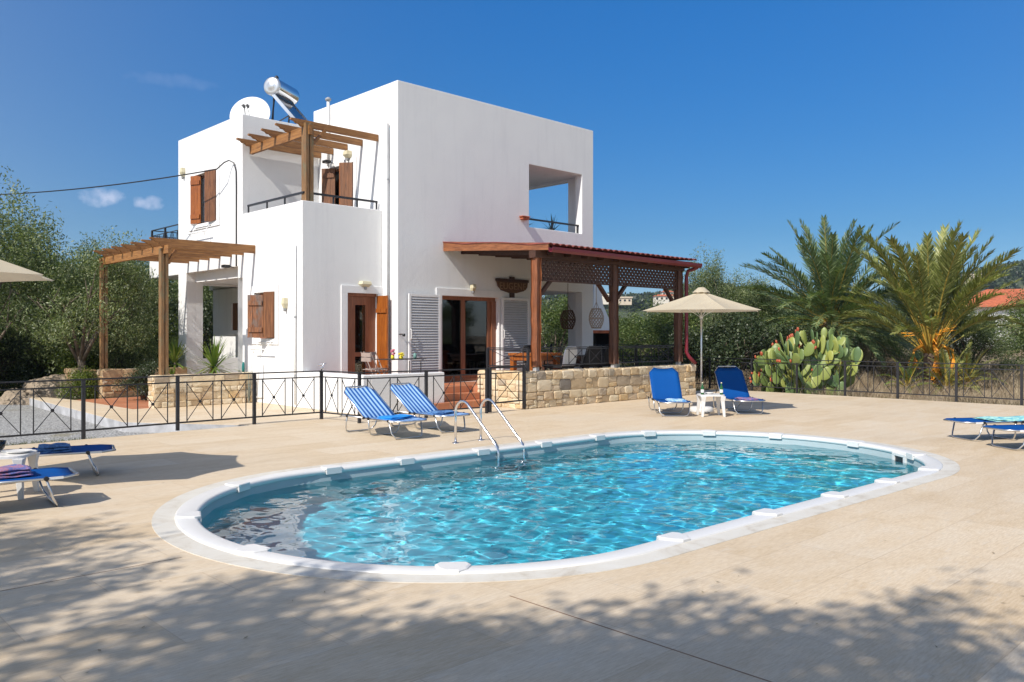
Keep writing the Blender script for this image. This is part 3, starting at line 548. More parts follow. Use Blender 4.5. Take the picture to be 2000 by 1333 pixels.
for q in (A, B): b.bar(q+Vector((0,0,.21)), q+Vector((0,0,.80)), .014, .014)
b.bar(A+Vector((0,0,.22)), B+Vector((0,0,.79)), .01, .01); b.bar(A+Vector((0,0,.79)), B+Vector((0,0,.22)), .0102, .0102); b.build('crossed_bars', M['black_iron'], g)
fence('iron_fence', 'black iron fence with crossed panels between the deck and the dry field', 'fence', [[(10.1, y) for y in (2.2, .85, -.5, -1.85, -3.25, -4.63, -5.98, -7.33, -8.7, -10.08, -11.45, -12.8, -14.15)]])
fence('porch_railing', 'black iron railing on the long stone wall between the porch posts', 'railing', [[(1.80,-2.8), (4.25,-2.8)], [(4.50,-2.8), (6.95,-2.8)]], h=.50, low=.10, mid=.04, posts=False, panels=3, z=.82, topw=.03)
fence('side_railing', 'black iron railing at the far east side of the porch', 'railing', [[(7.25,-2.7), (7.25,-1.3), (7.25,.0)], [(7.25,.05), (7.25,2.0)]], h=.88, low=.42, mid=.05, panels=2, z=.44)
fence('short_railing', 'short black railing on the stone wall beside the entrance steps', 'railing', [[(1.27,-1.70), (1.27,-3.0)]], h=.50, low=.10, mid=.04, panels=1, z=.81)
def plain_rail(name, label, pts, z, h, posts):
    o = Vector((*pts[0], z)); t = thing(name, label, 'railing', o); b = MB()
    for a, c in zip(pts, pts[1:]): b.bar(Vector((*a, z+h))-o, Vector((*c, z+h))-o, .045, .045)
    b.build('handrail', M['black_iron'], t)
    for p in posts: MB().box(p[0]-o.x-.016, p[0]-o.x+.016, p[1]-o.y-.016, p[1]-o.y+.016, 0, h-.02).build('post', M['black_iron'], t)
plain_rail('terrace_railing', 'single black rail round the roof terrace corner', [(-2.0,3.42), (-2.0,.74), (-.06,.74)], 4.56, .20, [(-2.0,3.40), (-2.0,2.45), (-2.0,1.6), (-1.25,.74), (-.62,.74), (-.08,.74)])
plain_rail('loggia_railing', 'single black rail across the upper loggia opening', [(4.32,.13), (6.42,.13)], 4.49, .24, [(5.33,.13), (6.37,.13)])
fence('balcony_railing', 'black iron railing of the rear upper balcony left of the house', 'railing', [[(-2.05,7.5), (-2.05,8.5), (-2.05,9.5), (-.9,9.5), (.3,9.5)]], h=.88, low=.12, mid=.16, panels=2, z=3.82)
# ------------------------------------------------------------------ rubble stone walls
def masonry(b, O, u, n, L, H, seed, z0=0.0, ztop_wave=.02, hmin=.085, hmax=.27, wmul=1.0):
    r = random.Random(seed); O = Vector(O); u = Vector(u); n = Vector(n); z = z0
    rows = []
    while z < H-.04:
        h = min(r.uniform(hmin, hmax), H-z)
        if H-z-h < .08: h = H-z
        rows.append((z, h)); z += h
    for (z, h) in rows:
        x = 0.0
        while x < L-.001:
            w = min(.52, h*r.uniform(.7, 2.3)*wmul); 
            if L-x-w < .09: w = L-x
            subs = [(z, h)]
            if h > .16 and w < h*1.4 and r.random() < .5: k = h*r.uniform(.4,.6); subs = [(z, k), (z+k, h-k)]
            for zz, hh in subs:
                d = r.uniform(.004, .042); g = .006; j = lambda a: r.uniform(-a, a)*1.7
                x0, x1, y0, y1 = x+g, x+w-g, zz+g, zz+hh-g; c = min(w, hh)*.16
                out = [(x0+c+j(.008),y0), (x1-c+j(.008),y0+j(.008)), (x1,y0+c+j(.01)), (x1+j(.006),y1-c), (x1-c+j(.01),y1+j(.006)), (x0+c+j(.01),y1), (x0,y1-c+j(.01)), (x0+j(.006),y0+c)]
                cx_, cy_ = (x0+x1)/2, (y0+y1)/2; q = .82
                ring0 = [O+u*a+Vector((0,0,e))-n*.01 for a, e in out]; ring1 = [O+u*a+Vector((0,0,e))+n*(d*.75) for a, e in out]
                ring2 = [O+u*(cx_+(a-cx_)*q)+Vector((0,0,cy_+(e-cy_)*q))+n*(d+r.uniform(-.006,.008)) for a, e in out]
                k = 8; fs = [(i, (i+1) % k, k+(i+1) % k, k+i) for i in range(k)] + [(k+i, k+(i+1) % k, 2*k+(i+1) % k, 2*k+i) for i in range(k)]
                cen = O+u*(cx_+j(.02))+Vector((0,0,cy_+j(.02)))+n*(d+.006); fs += [(2*k+i, 2*k+(i+1) % k, 3*k) for i in range(k)]
                b.add(ring0+ring1+ring2+[cen], fs)
            x += w
def stone_wall(name, label, x0, x1, y0, y1, H, seed, mat, faces='SW', z0=0.0):
    t = thing(name, label, 'stone wall', (x0, y0, 0)); ox, oy = x0, y0
    MB().box(0, x1-x0, 0, y1-y0, -.1, H-.02).build('core', M['mortar'], t)
    b = MB()
    if 'S' in faces: masonry(b, (0,0,0), (1,0,0), (0,-1,0), x1-x0, H, seed)
    if 'W' in faces: masonry(b, (0,y1-y0,0), (0,-1,0), (-1,0,0), y1-y0, H, seed+1)
    if 'E' in faces: masonry(b, (x1-x0,0,0), (0,1,0), (1,0,0), y1-y0, H, seed+2)
    # capping stones lying on the top
    r = random.Random(seed+5); L = max(x1-x0, y1-y0); along = (x1-x0) >= (y1-y0); x = 0
    while x < L-.01:
        w = r.uniform(.2,.45); w = L-x if L-x-w < .12 else w; hh = r.uniform(.0,.018)
        if along: p = (x+.006, x+w-.006, -.015, y1-y0+.01)
        else: p = (-.015, x1-x0+.01, x+.006, x+w-.006)
        c = .025; zt = H+hh; zl = H-.03
        b.add([(p[0],p[2],zl),(p[1],p[2],zl),(p[1],p[3],zl),(p[0],p[3],zl),(p[0]+c,p[2]+c,zt),(p[1]-c,p[2]+c,zt+r.uniform(-.01,.01)),(p[1]-c,p[3]-c,zt),(p[0]+c,p[3]-c,zt+r.uniform(-.01,.01))], [(4,5,6,7),(0,1,5,4),(1,2,6,5),(2,3,7,6),(3,0,4,7)])
        x += w
    b.build('stones', mat, t); return t
stone_wall('stone_wall', 'long honey coloured rubble wall along the front of the porch', 1.56, 7.66, -2.97, -2.62, .80, 11, M['rubble'], 'SE')
stone_wall('stone_wall', 'short pale rubble wall turning back from the gate to the entrance steps', 1.20, 1.555, -2.97, -1.45, .79, 31, M['rubble'], 'SW')
stone_wall('planter_wall', 'rubble planter wall in front of the arcade carrying the front pergola post', -4.48, -2.13, 2.78, 3.12, .70, 51, M['rubble'], 'SW')
stone_wall('planter_wall', 'orange rubble planter wall behind the tiled entry carrying the rear pergola post', -4.30, -2.13, 6.75, 7.10, .72, 71, M['rubble_orange'], 'SW')
stone_wall('planter_wall', 'narrow rubble wall running back along the pergola entry', -4.46, -4.14, 7.6, 9.3, .68, 91, M['rubble_orange'], 'SW')
# ------------------------------------------------------------------ porch canopy
cn = thing('porch_canopy', 'red tiled porch roof on rough timber posts in front of the glass doors', 'porch roof', (1.67,-2.85,.82)); o = Vector((1.67,-2.85,.82))
def cb(b, name, m, parent=cn, **k):
    return b.build(name, m, parent, xf=Matrix.Translation(-o), **k)
for i, x in enumerate((1.67, 4.36, 7.05)):
    b = MB(); r = random.Random(40+i); n = 14
    for k in range(n):
        pass
    vs = []; 
    for k in range(n+1):
        z = .90 + (3.30-.90)*k/n; s_ = .096*(1+r.uniform(-.05,.05)); dx, dy = r.uniform(-.006,.006), r.uniform(-.006,.006); c = .03
        for a, e in ((-1,-1),(1,-1),(1,1),(-1,1)):
            vs += [(x+dx+a*s_-(a*c if a*e > 0 else 0), -2.85+dy+e*s_-(e*c if a*e < 0 else 0), z), (x+dx+a*s_-(a*c if a*e < 0 else 0), -2.85+dy+e*s_-(e*c if a*e > 0 else 0), z)]
    fs = [(k*8+i2, k*8+(i2+1) % 8, k*8+8+(i2+1) % 8, k*8+8+i2) for k in range(n) for i2 in range(8)] + [tuple(range(8))[::-1], tuple(range(n*8, n*8+8))]
    b.add(vs, fs); p = cb(b, 'post', M['red_wood'] if i == 0 else M['shaded_post_wood']); b = MB(); b.box(x-.05,x+.05,-2.90,-2.80,.80,.90); cb(b, 'post_foot', M['grey_concrete'], p)  # middle and right posts: roof shade put into a darker copy of the wood
def zr(y, off=0): return 3.84 + (y)*(3.84-3.585)/3.2 + off          # roof plane: falls towards the front
XL = lambda y: 1.36 - y*.34/3.2
b = MB(); b.box(1.55, 7.2, -2.95, -2.75, 3.30, 3.46); cb(b, 'front_beam', M['dark_wood'])
for x in np.linspace(1.95, 7.1, 10):
    b = MB(); b.bar((x, -.01, zr(0,-.17)), (x, -3.15, zr(-3.15,-.17)), .07, .13); cb(b, 'rafter', M['dark_wood'])
b = MB()
def slab(y0, y1, o0, o1): b.add([(XL(y0)+.03,y0,zr(y0,o0)),(7.28,y0,zr(y0,o0)),(7.28,y1,zr(y1,o0)),(XL(y1)+.03,y1,zr(y1,o0)),(XL(y0)+.03,y0,zr(y0,o1)),(7.28,y0,zr(y0,o1)),(7.28,y1,zr(y1,o1)),(XL(y1)+.03,y1,zr(y1,o1))], [(3,2,1,0),(4,5,6,7),(0,1,5,4),(1,2,6,5),(2,3,7,6),(3,0,4,7)])
slab(-.005, -3.16, -.105, -.06); cb(b, 'ceiling_boards', M['dark_wood'])
b = MB(); b.add([(XL(0)-.01,-.004,zr(0,-.20)), (XL(0)-.01,-.004,zr(0,.03)), (XL(-3.2)-.01,-3.2,zr(-3.2,.02)), (XL(-3.2)-.01,-3.2,zr(-3.2,-.13)), (XL(0)+.028,-.004,zr(0,-.20)), (XL(0)+.028,-.004,zr(0,.03)), (XL(-3.2)+.028,-3.2,zr(-3.2,.02)), (XL(-3.2)+.028,-3.2,zr(-3.2,-.13))], [(0,1,2,3),(7,6,5,4),(0,4,5,1),(1,5,6,2),(2,6,7,3),(3,7,4,0)]); cb(b, 'verge_board', M['red_wood_y'])
b = MB(); nx_, ny_ = 420, 16; vs = []; fs = []
for j in range(ny_+1):
    y = -.002 - 3.25*j/ny_
    for i in range(nx_+1): x = XL(y)-.03 + (7.33-XL(y)+.03)*i/nx_; vs.append((x, y, zr(y, -.012 + .045*abs(math.sin(math.pi*(x-1)/.205))**.8)))
k = len(vs); vs += [(x, y, z-.018) for x, y, z in vs]; w_ = nx_+1
for j in range(ny_):
    for i in range(nx_): q = j*w_+i; fs += [(q,q+1,q+w_+1,q+w_), (k+q+w_,k+q+w_+1,k+q+1,k+q)]
fs += [(ny_*w_+i, ny_*w_+i+1, k+ny_*w_+i+1, k+ny_*w_+i) for i in range(nx_)] + [(j*w_, (j+1)*w_, k+(j+1)*w_, k+j*w_) for j in range(ny_)] + [(j*w_+nx_, k+j*w_+nx_, k+(j+1)*w_+nx_, (j+1)*w_+nx_) for j in range(ny_)]
b.add(vs, fs); cb(b, 'tiled_roof', M['roof_tile'])
b = MB(); ga = [(-3.21,3.505), (-3.23,3.42), (-3.30,3.40), (-3.35,3.45), (-3.355,3.515), (-3.34,3.515), (-3.335,3.455), (-3.295,3.415), (-3.24,3.435), (-3.225,3.505)]
b.add([(1.68, y_, z_) for y_, z_ in ga] + [(7.42, y_, z_-.03) for y_, z_ in ga], [(i, (i+1) % 10, 10+(i+1) % 10, 10+i) for i in range(10)] + [tuple(range(10)), tuple(range(10,20))[::-1]]); cb(b, 'gutter', M['red_metal'])
b = MB(); b.tube([(7.32,-3.28,3.45), (7.32,-3.26,3.38), (7.24,-3.02,3.30), (7.22,-2.99,3.15), (7.22,-2.99,1.15), (7.25,-3.05,1.02), (7.38,-3.18,.84)], .048, 14); cb(b, 'downpipe', M['red_metal'], smooth=True)
def lattice(x0, x1, z0, z1):
    f = MB()
    for a in ((x0,x1,z1-.04,z1), (x0,x1,z0,z0+.04)): f.box(a[0],a[1],-2.89,-2.85,a[2],a[3])
    for a in (x0, x1-.04): f.box(a,a+.04,-2.889,-2.851,z0+.04,z1-.04)
    fo = cb(f, 'lattice_panel', M['dark_wood']); s = MB(); st = .135; h = z1-z0-.08; k = 0
    x = x0-h
    while x < x1:
        for sg, yy in ((1,-2.876), (-1,-2.864)):
            p0, p1 = (x, z0+.04), (x+h, z1-.04)
            a0, a1 = max(x0+.04, x), min(x1-.04, x+h)
            if a1-a0 > .03:
                za, zb_ = z0+.04+(a0-x), z0+.04+(a1-x)
                if sg < 0: za, zb_ = z0+z1-za, z0+z1-zb_
                s.bar((a0, yy, za), (a1, yy, zb_), .064, .010, (0,1,0))
        x += st
    cb(s, 'slats', M['dark_wood'], fo)
lattice(1.78, 4.25, 2.80, 3.30); lattice(4.47, 6.94, 2.80, 3.30)
for x, s_ in ((1.78,1), (4.25,-1), (4.47,1), (6.94,-1)):
    b = MB(); b.bar((x, -2.79, 2.42), (x+s_*.42, -2.79, 2.84), .07, .09, (0,1,0)); cb(b, 'brace', M['dark_wood'])
# ------------------------------------------------------------------ pergolas
def rafter_mesh(b, x0, x1, y, z0, z1, w):     # carved free end at x0
    prof = [(x0, z1), (x0, z1-.035), (x0+.09, z1-.055), (x0+.13, z1-.095), (x0+.2, z1-.1), (x0+.26, z0), (x1, z0), (x1, z1)]
    k = len(prof); b.add([(x, y-w/2, z) for x, z in prof] + [(x, y+w/2, z) for x, z in prof], [tuple(range(k)), tuple(range(k, 2*k))[::-1]] + [(i, k+i, k+(i+1) % k, (i+1) % k) for i in range(k)])
pu = thing('terrace_pergola', 'brown timber pergola standing on the roof terrace wall', 'pergola', (-1.90,.76,4.56)); oo = Vector((-1.90,.76,4.56))
X_ = Matrix.Translation(-oo)
b = MB(); b.box(-1.995,-1.915,.66,.86,4.56,6.30); b.box(-1.885,-1.805,.66,.86,4.56,6.30); b.box(-1.915,-1.885,.70,.82,4.62,6.0); b.build('post', M['weathered_post'], pu, xf=X_)
b = MB(); b.box(-1.94,-1.86,.62,3.46,6.04,6.25); b.build('beam', M['warm_wood_y'], pu, xf=X_)
for y in (.80, 1.47, 2.14, 2.80, 3.40): b = MB(); rafter_mesh(b, -2.30, -.01, y, 6.22, 6.37, .075); b.build('rafter', M['warm_wood'], pu, xf=X_)
b = MB(); b.bar((-1.80,.76,5.85), (-1.45,.78,6.22), .06, .08, (0,1,0)); b.build('brace', M['warm_wood'], pu, xf=X_)
pl = thing('entry_pergola', 'large timber pergola over the stone planters at the left of the house', 'pergola', (-4.22,2.95,.70)); oo = Vector((-4.22,2.95,.70)); X_ = Matrix.Translation(-oo)
for y, z in ((2.95,.70), (6.92,.72)):
    b = MB(); b.box(-4.30,-4.235,y-.075,y+.075,z+.02,3.52); b.box(-4.205,-4.14,y-.075,y+.075,z+.02,3.52); b.box(-4.235,-4.205,y-.05,y+.05,z+.1,3.3); p_ = b.build('post', M['weathered_post'], pl, xf=X_)
b = MB(); b.box(-4.26,-4.18,2.6,7.15,3.40,3.58); b.build('beam', M['warm_wood_y'], pl, xf=X_)
b = MB(); b.box(-2.19,-2.125,2.9,7.4,3.40,3.54); 
for y in (3.45, 4.1, 4.75, 5.4, 6.05, 6.7): b2 = MB(); rafter_mesh(b2, -4.52, -2.115, y, 3.58-.03, 3.74, .07); b2.build('rafter', M['warm_wood'], pl, xf=X_)
b = MB(); rafter_mesh(b, -4.56, -2.115, 2.85, 3.55, 3.74, .07); b.build('rafter', M['warm_wood'], pl, xf=X_)
b = MB(); b.bar((-4.12,2.95,3.2), (-3.95,2.95,3.5), .06, .09, (0,1,0)); b.build('brace', M['warm_wood'], pl, xf=X_)
# ------------------------------------------------------------------ roof things
sd = thing('satellite_dish', 'large white satellite dish on the rear wing roof', 'satellite dish', (-1.35,4.6,6.8)); rot = Matrix.Rotation(R(40), 3, 'Z') @ Matrix.Rotation(R(68), 3, 'X')
prof = [(r, .36*r*r) for r in (0, .1, .2, .3, .4, .48, .53)]; pr2 = [(.53, .36*.53*.53-.008), (.3, .36*.09-.012), (0, -.012)]
b = MB(); b.lathe(prof+pr2, (0,0,0), 40); fm = Matrix.Translation(Vector((.03,.03,.50))) @ Matrix.Rotation(R(-46), 4, 'Z') @ Matrix.Rotation(R(72), 4, 'X'); b.build('dish', M['white_paint'], sd, True, xf=fm)
b = MB(); b.tube([(0,-.50,.10), (0,-.28,.34), (-.02,0,.46)], .012, 6); b.tube([(.03,-.45,.10), (.10,-.2,.34), (.05,0,.46)], .008, 6); b.lathe([(0,-.04),(.035,-.03),(.04,.05),(0,.06)], (-.03,0,.46), 10); b.lathe([(0,-.04),(.035,-.03),(.04,.05),(0,.06)], (.07,0,.46), 10); b.bar((-.1,0,.5),(.14,0,.5),.012,.012); b.build('feed_arm', M['black_plastic'], sd, xf=fm)
b = MB(); b.tube([(.05,.05,0), (.05,.05,.42)], .035, 8); b.tube([(.3,.35,0),(.06,.06,.3)], .015, 6); b.build('mast', M['grey_paint'], sd)
wh = thing('solar_water_heater', 'solar water heater with a shiny steel tank above a tilted collector on the roof', 'water heater', (-.05,4.9,6.8))
ax = Vector((.85,.52,0)).normalized(); dn = Vector((.52,-.85,0)).normalized(); c0 = Vector((-.50,5.09,8.37)) - Vector((-.05,4.9,6.8))
MX = Matrix((ax.cross(Vector((0,0,1))), Vector((0,0,1)), ax)).transposed(); MX = Matrix((dn, Vector((0,0,1)), ax)).transposed()
b = MB(); b.lathe([(.20,-.01),(.245,.0),(.25,.04),(.25,1.02),(.245,1.06),(.18,1.10),(0,1.12)], c0, 36, MX); b.build('tank', M['mirror_steel'], wh, True)
b = MB(); b.lathe([(0,-.055),(.10,-.05),(.125,-.03),(.17,-.035),(.215,-.02),(.243,.0),(.252,.03)], c0, 36, MX); b.build('end_cap', simple('brushed_cap', (.62,.62,.62), .3, .7, .05), wh, True)
b = MB(); b.lathe([(0,0),(.05,0),(.06,.06),(.03,.10),(0,.10)], c0+ax*.25+Vector((0,0,.25)), 12); b.build('valve', M['black_plastic'], wh, True)
t0 = c0 + Vector((0,0,-.26)) + ax*.04; sl_ = dn*.95 + Vector((0,0,-1.05)); sn = sl_.normalized(); up_ = ax.cross(sn).normalized(); up_ = -up_ if up_.z < 0 else up_
def obox(p, e1, e2, e3):
    p = Vector(p); v = [p, p+e1, p+e1+e2, p+e2]; v += [q+e3 for q in v]; return v, [(3,2,1,0),(4,5,6,7),(0,1,5,4),(1,2,6,5),(2,3,7,6),(3,0,4,7)]
b = MB(); b.add(*obox(t0, ax*.98, sl_, up_*.06)); cp = b.build('collector', M['panel_glass'], wh)
b = MB(); b.add(*obox(t0-ax*.04, ax*.038, sl_, up_*.085)); b.add(*obox(t0+ax*.982, ax*.038, sl_, up_*.085)); b.add(*obox(t0-sn*.05, ax*.98, sn*.048, up_*.085)); b.build('collector_frame', M['aluminium'], cp)
b = MB()
for a in (.1, .95):
    q = t0 + ax*a; f_ = Vector((q.x, q.y, 0)) - dn*.15; b.bar(f_, q + Vector((0,0,.02)), .035, .035); b.bar(f_, q + sl_*.75, .03, .03); b.bar(f_+Vector((0,0,.5)), q+sl_*.5, .025, .025)
b.tube([c0+ax*.1-Vector((0,0,.2)), t0+ax*.2+Vector((0,0,-.5))-dn*.1, Vector((t0.x,t0.y,.05))], .018, 6); b.build('stand', M['black_iron'], wh)
# power cable sagging in from the left, then clipped down the wall
cab = MB(); A = Vector((-21.0, 12.5, 6.35)); B = Vector((-2.42,4.25,5.72)); pts = []
A = cam.location + Vector((.6916,.722,0))*26 + Vector((.722,-.6916,0))*(-21.5*26/26) + Vector((0,0,1.6-1.6)) + Vector((0,0,(655-372)/1618*26)); 
for k in range(25): s_ = k/24; p = A.lerp(B, s_); p.z -= 1.1*4*s_*(1-s_)*.35; pts.append(p)
pts += [Vector(p) for p in ((-2.30,4.10,5.88), (-2.22,4.0,5.93), (-2.16,3.86,5.86), (-2.13,3.80,5.65), (-2.13,3.79,5.3), (-2.125,3.80,4.4), (-2.125,3.80,3.3))]
cab.tube(pts, .016, 6); tag(cab.build('power_cable', M['black_plastic'], None, True), 'black overhead cable sagging in from the left and running down the house wall', 'cable')
# carved sign on the shaded wall, lettered boat shaped board on a short post
sg = thing('carved_sign', 'carved wooden name sign shaped like a boat beside the glass doors', 'sign', (3.62,-.02,2.70))
b = MB(); hull = [(-.55,.29), (.57,.29), (.54,.15), (.42,.06), (.15,.0), (-.10,.0), (-.38,.06), (-.50,.16)]
b.add([(x,-.045,z) for x, z in hull] + [(x,-.005,z) for x, z in hull], [tuple(range(8)), tuple(range(8,16))[::-1]] + [(i, 8+i, 8+(i+1) % 8, (i+1) % 8) for i in range(8)]); b.build('board', M['sign_wood'], sg)
b = MB(); b.box(-.57,.59,-.06,-.004,.291,.36); b.box(-.07,.07,-.055,-.003,-.20,-.002); b.box(-.07,.07,-.055,-.003,.361,.42); b.build('crossbar', M['sign_dark'], sg)
fc = bpy.data.curves.new('lettering', 'FONT'); fc.body = 'EUGENE'; fc.size = .25; fc.extrude = .006; fc.align_x = 'CENTER'; fc.space_character = 1.06
simple('letter_wood', (.24,.15,.085), .7); fc.materials.append(M['letter_wood']); ft = bpy.data.objects.new('tmp', fc); COL.objects.link(ft); bpy.context.view_layer.update(); fm_ = bpy.data.meshes.new_from_object(ft.evaluated_get(bpy.context.evaluated_depsgraph_get())); bpy.data.objects.remove(ft); fo = bpy.data.objects.new('lettering', fm_); COL.objects.link(fo); fo.parent = sg; fo.location = (.01,-.052,.09); fo.rotation_euler = (R(90),0,0)
# ------------------------------------------------------------------ pool ladder
ld = thing('pool_ladder', 'polished steel pool ladder with two arched rails', 'pool ladder', (-3.23,-6.25,0))
for x in (-.25, .25):
    b = MB(); pts = [(x,0,0), (x,0,.40)]; 
    for k in range(9): a = math.pi - k*(math.pi*.80)/8; pts.append((x, -.17 - .17*math.cos(math.pi-a)*-1.0, .46+.17*math.sin(a)))
    pts += [(x,-.86,.075), (x,-.915,.0), (x,-.93,-.06), (x,-.93,-1.0)]
    b.tube(pts, .019, 12); r_ = b.build('rail', M['chrome'], ld, True); b = MB(); b.lathe([(0,.012),(.045,.012),(.05,.004),(.05,.0)], (x,0,0), 16); b.build('foot_plate', M['chrome'], r_, True)
for z in (-.35,-.65,-.95): MB().box(-.23,.23,-.97,-.89,z-.012,z+.012).build('tread', M['chrome'], ld)
# ------------------------------------------------------------------ sun loungers (local: foot end at -Y, head at +Y)
def lounger(name, label, loc, rz, m, ang=None, group='sun loungers round the pool'):
    t = thing(name, label, 'sun lounger', loc, rz, group); H = .285; w = .30; al = M['aluminium']
    L0, L1 = -.95, 0.0; fl = ang is None; a = 0 if fl else R(ang); bl = .83
    hx = lambda s: (L1 + s*math.cos(a), H + s*math.sin(a))
    b = MB()
    b.tube([(-w,L1,H), (-w,L0+.12,H), (-w+.10,L0,H), (w-.10,L0,H), (w,L0+.12,H), (w,L1,H)], .013, 8)
    y1, z1 = hx(bl); y0, z0 = hx(bl-.14); b.tube([(-w,L1,H), (-w,y0,z0), (-w+.11,y1,z1), (w-.11,y1,z1), (w,y0,z0), (w,L1,H)], .013, 8)
    b.tube([(-w,L1,H), (-w,.62,H), (-w,.70,H-.02)], .012, 8); b.tube([(w,L1,H), (w,.62,H), (w,.70,H-.02)], .012, 8); b.build('frame', al, t, True)
    for yy, lean in ((L0+.28, -.10), (L1-.13, .02), (.48, .12)):
        b = MB(); r_ = w+.008
        b.tube([(-r_,yy,H-.0), (-r_*.93,yy+lean*.6,.09), (-r_*.80,yy+lean,.028), (-r_*.6,yy+lean*1.05,.014), (r_*.6,yy+lean*1.05,.014), (r_*.80,yy+lean,.028), (r_*.93,yy+lean*.6,.09), (r_,yy,H)], .012, 8)
        b.build('leg', al, t, True)
    b = MB()
    for s_ in (-1,1):
        for yy in (L0+.28, L1-.13, L1, .48): b.lathe([(.0,-.014),(.022,-.012),(.022,.012),(0,.014)], (s_*(w+.012),yy,H), 10, Matrix(((0,0,1),(1,0,0),(0,1,0))))
    if not fl: 
        for s_ in (-1,1): y2, z2 = hx(.42); b.bar((s_*.26, y2, z2), (s_*.26, .55, H), .014, .014)
    b.build('joints', M['black_plastic'], t)
    def sheet(pts, halfw, nm):        # pts along the length (y,z)
        v = []; f = []; nw = 8; n = len(pts)
        for i, (y, z, hw) in enumerate(pts):
            for k in range(nw+1): u = -1+2*k/nw; v.append((u*hw, y, z-.022*(1-u*u)))
        for i in range(n-1):
            for k in range(nw): q = i*(nw+1)+k; f.append((q,q+1,q+nw+2,q+nw+1))
        k = len(v); v += [(x,y,z-.006) for x,y,z in v]; f += [tuple(k+i for i in reversed(q)) for q in f[:]]
        W_ = nw+1
        for i in range(n-1): f += [(i*W_, (i+1)*W_, k+(i+1)*W_, k+i*W_), (i*W_+nw, k+i*W_+nw, k+(i+1)*W_+nw, (i+1)*W_+nw)]
        f += [(q, k+q, k+q+1, q+1) for q in range(nw)] + [((n-1)*W_+q, (n-1)*W_+q+1, k+(n-1)*W_+q+1, k+(n-1)*W_+q) for q in range(nw)]
        bb = MB(); bb.v = v; bb.f = f; return bb.build(nm, m, t, True)
    z = H+.014
    sheet([(L0+.015,z,w-.10), (L0+.13,z,w+.004), (L0+.3,z,w+.006), (L1-.35,z,w+.006), (L1-.01,z,w+.004)], w, 'seat_cloth')
    hy_ = lambda s: (L1+s*math.cos(a)-.014*math.sin(a), H+s*math.sin(a)+.014*math.cos(a))
    sheet([(*hy_(.01), w+.004), (*hy_(.3), w+.006), (*hy_(bl-.15), w+.005), (*hy_(bl-.02), w-.10)], w, 'back_cloth')
    b = MB(); b.bar((-w-.016, L0+.14, H), (-w-.016, L0+.27, H), .006, .024); b.bar((w+.016, L0+.14, H), (w+.016, L0+.27, H), .006, .024); b.build('end_band', M['white_paint'], t)
    return t
def dirz(dx, dy): return math.atan2(dy, dx) + math.pi/2       # local -Y to (dx,dy)
def lg(label, foot, d, m, ang=None): d = Vector(d).normalized(); p = Vector(foot) - d*.95; return lounger('sun_lounger', label, (p.x, p.y, 0), dirz(d.x, d.y), m, ang)
lg('blue and white striped lounger with raised back, nearer the fence corner', (-3.66,-5.52), (0,-1), M['striped'], 33)
lg('blue and white striped lounger with raised back, nearer the steel ladder', (-2.62,-5.34), (0,-1), M['striped'], 33)
lg('plain blue lounger with raised back before the end of the stone wall', (2.05,-6.30), (-.69,-.72), M['blue'], 50)
lg('plain blue lounger with raised back at the right of the umbrella, pink towel on it', (3.50,-7.10), (-.62,-.78), M['blue'], 50)
lg('flat blue lounger at the left with a folded dark blue towel', (-8.02,-5.48), (.96,-.26), M['blue'])
lg('flat blue lounger at the left edge with a folded pink and blue towel', (-8.88,-6.98), (.99,-.1), M['blue'])
lg('flat blue lounger at the right edge, the farther one with an aqua towel', (2.27,-11.20), (-.83,.55), M['blue'])
lg('flat blue lounger at the right edge, the one nearer the pool', (1.58,-11.96), (-.83,.55), M['blue'])
# towels
def folded(name, label, loc, rz, sx, sy, h, m, layers=3, seed=0):
    r = random.Random(seed); b = MB(); n = 14
    for L in range(layers):
        z0 = h*L/layers; z1 = h*(L+1)/layers-.004; kx = sx*(1-.04*L)/2; ky = sy*(1-.05*L)/2; vs = []; fs = []
        for i in range(n+1):
            for j in range(n+1):
                u, v = -1+2*i/n, -1+2*j/n; e = (1-abs(u)**6)*(1-abs(v)**6); vs.append((u*kx+r.uniform(-.003,.003), v*ky, z0+(z1-z0)*(.5+.5*e)+r.uniform(-.002,.002)+.007*math.sin(u*5+L*2+v*3)))
        k = len(vs); vs += [(x, y, z0+(z1-z0)*.0+.006*math.sin(x*9)) for x, y, z in vs]
        for i in range(n):
            for j in range(n): q = i*(n+1)+j; fs += [(q,q+1,q+n+2,q+n+1), (k+q+n+1,k+q+n+2,k+q+1,k+q)]
        for i in range(n): fs += [(i, k+i, k+i+1, i+1), (n*(n+1)+i, n*(n+1)+i+1, k+n*(n+1)+i+1, k+n*(n+1)+i), (i*(n+1), (i+1)*(n+1), k+(i+1)*(n+1), k+i*(n+1)), (i*(n+1)+n, k+i*(n+1)+n, k+(i+1)*(n+1)+n, (i+1)*(n+1)+n)]
        b.add(vs, fs)
    o = b.build(name, m, None, True); o.location = loc; o.rotation_euler = (0,0,rz); return tag(o, label, 'towel')
folded('towel', 'folded dark blue towel on the farther left lounger', (-8.62,-5.36,.288), -.26, .34, .30, .085, M['towel_blue'], 3, 1)
folded('towel', 'folded pink and blue towel on the nearer left lounger', (-9.42,-6.86,.288), -.1, .40, .30, .09, M['towel_pink'], 3, 2)
folded('towel', 'flat blue and white towel on the lounger by the stone wall', (2.42,-6.02,.292), .8, .42, .36, .035, M['towel_white'], 2, 3)
folded('towel', 'pink patterned towel on the lounger right of the umbrella', (3.74,-6.82,.292), .9, .44, .36, .035, M['towel_pink'], 2, 4)
folded('towel', 'bright blue towel on the striped lounger nearer the fence corner', (-3.62,-4.98,.292), .1, .56, .34, .04, M['towel_blue'] if 0 else simple('towel_azure', (.01,.22,.62), .9, 0, .2, 8, .4), 2, 5)
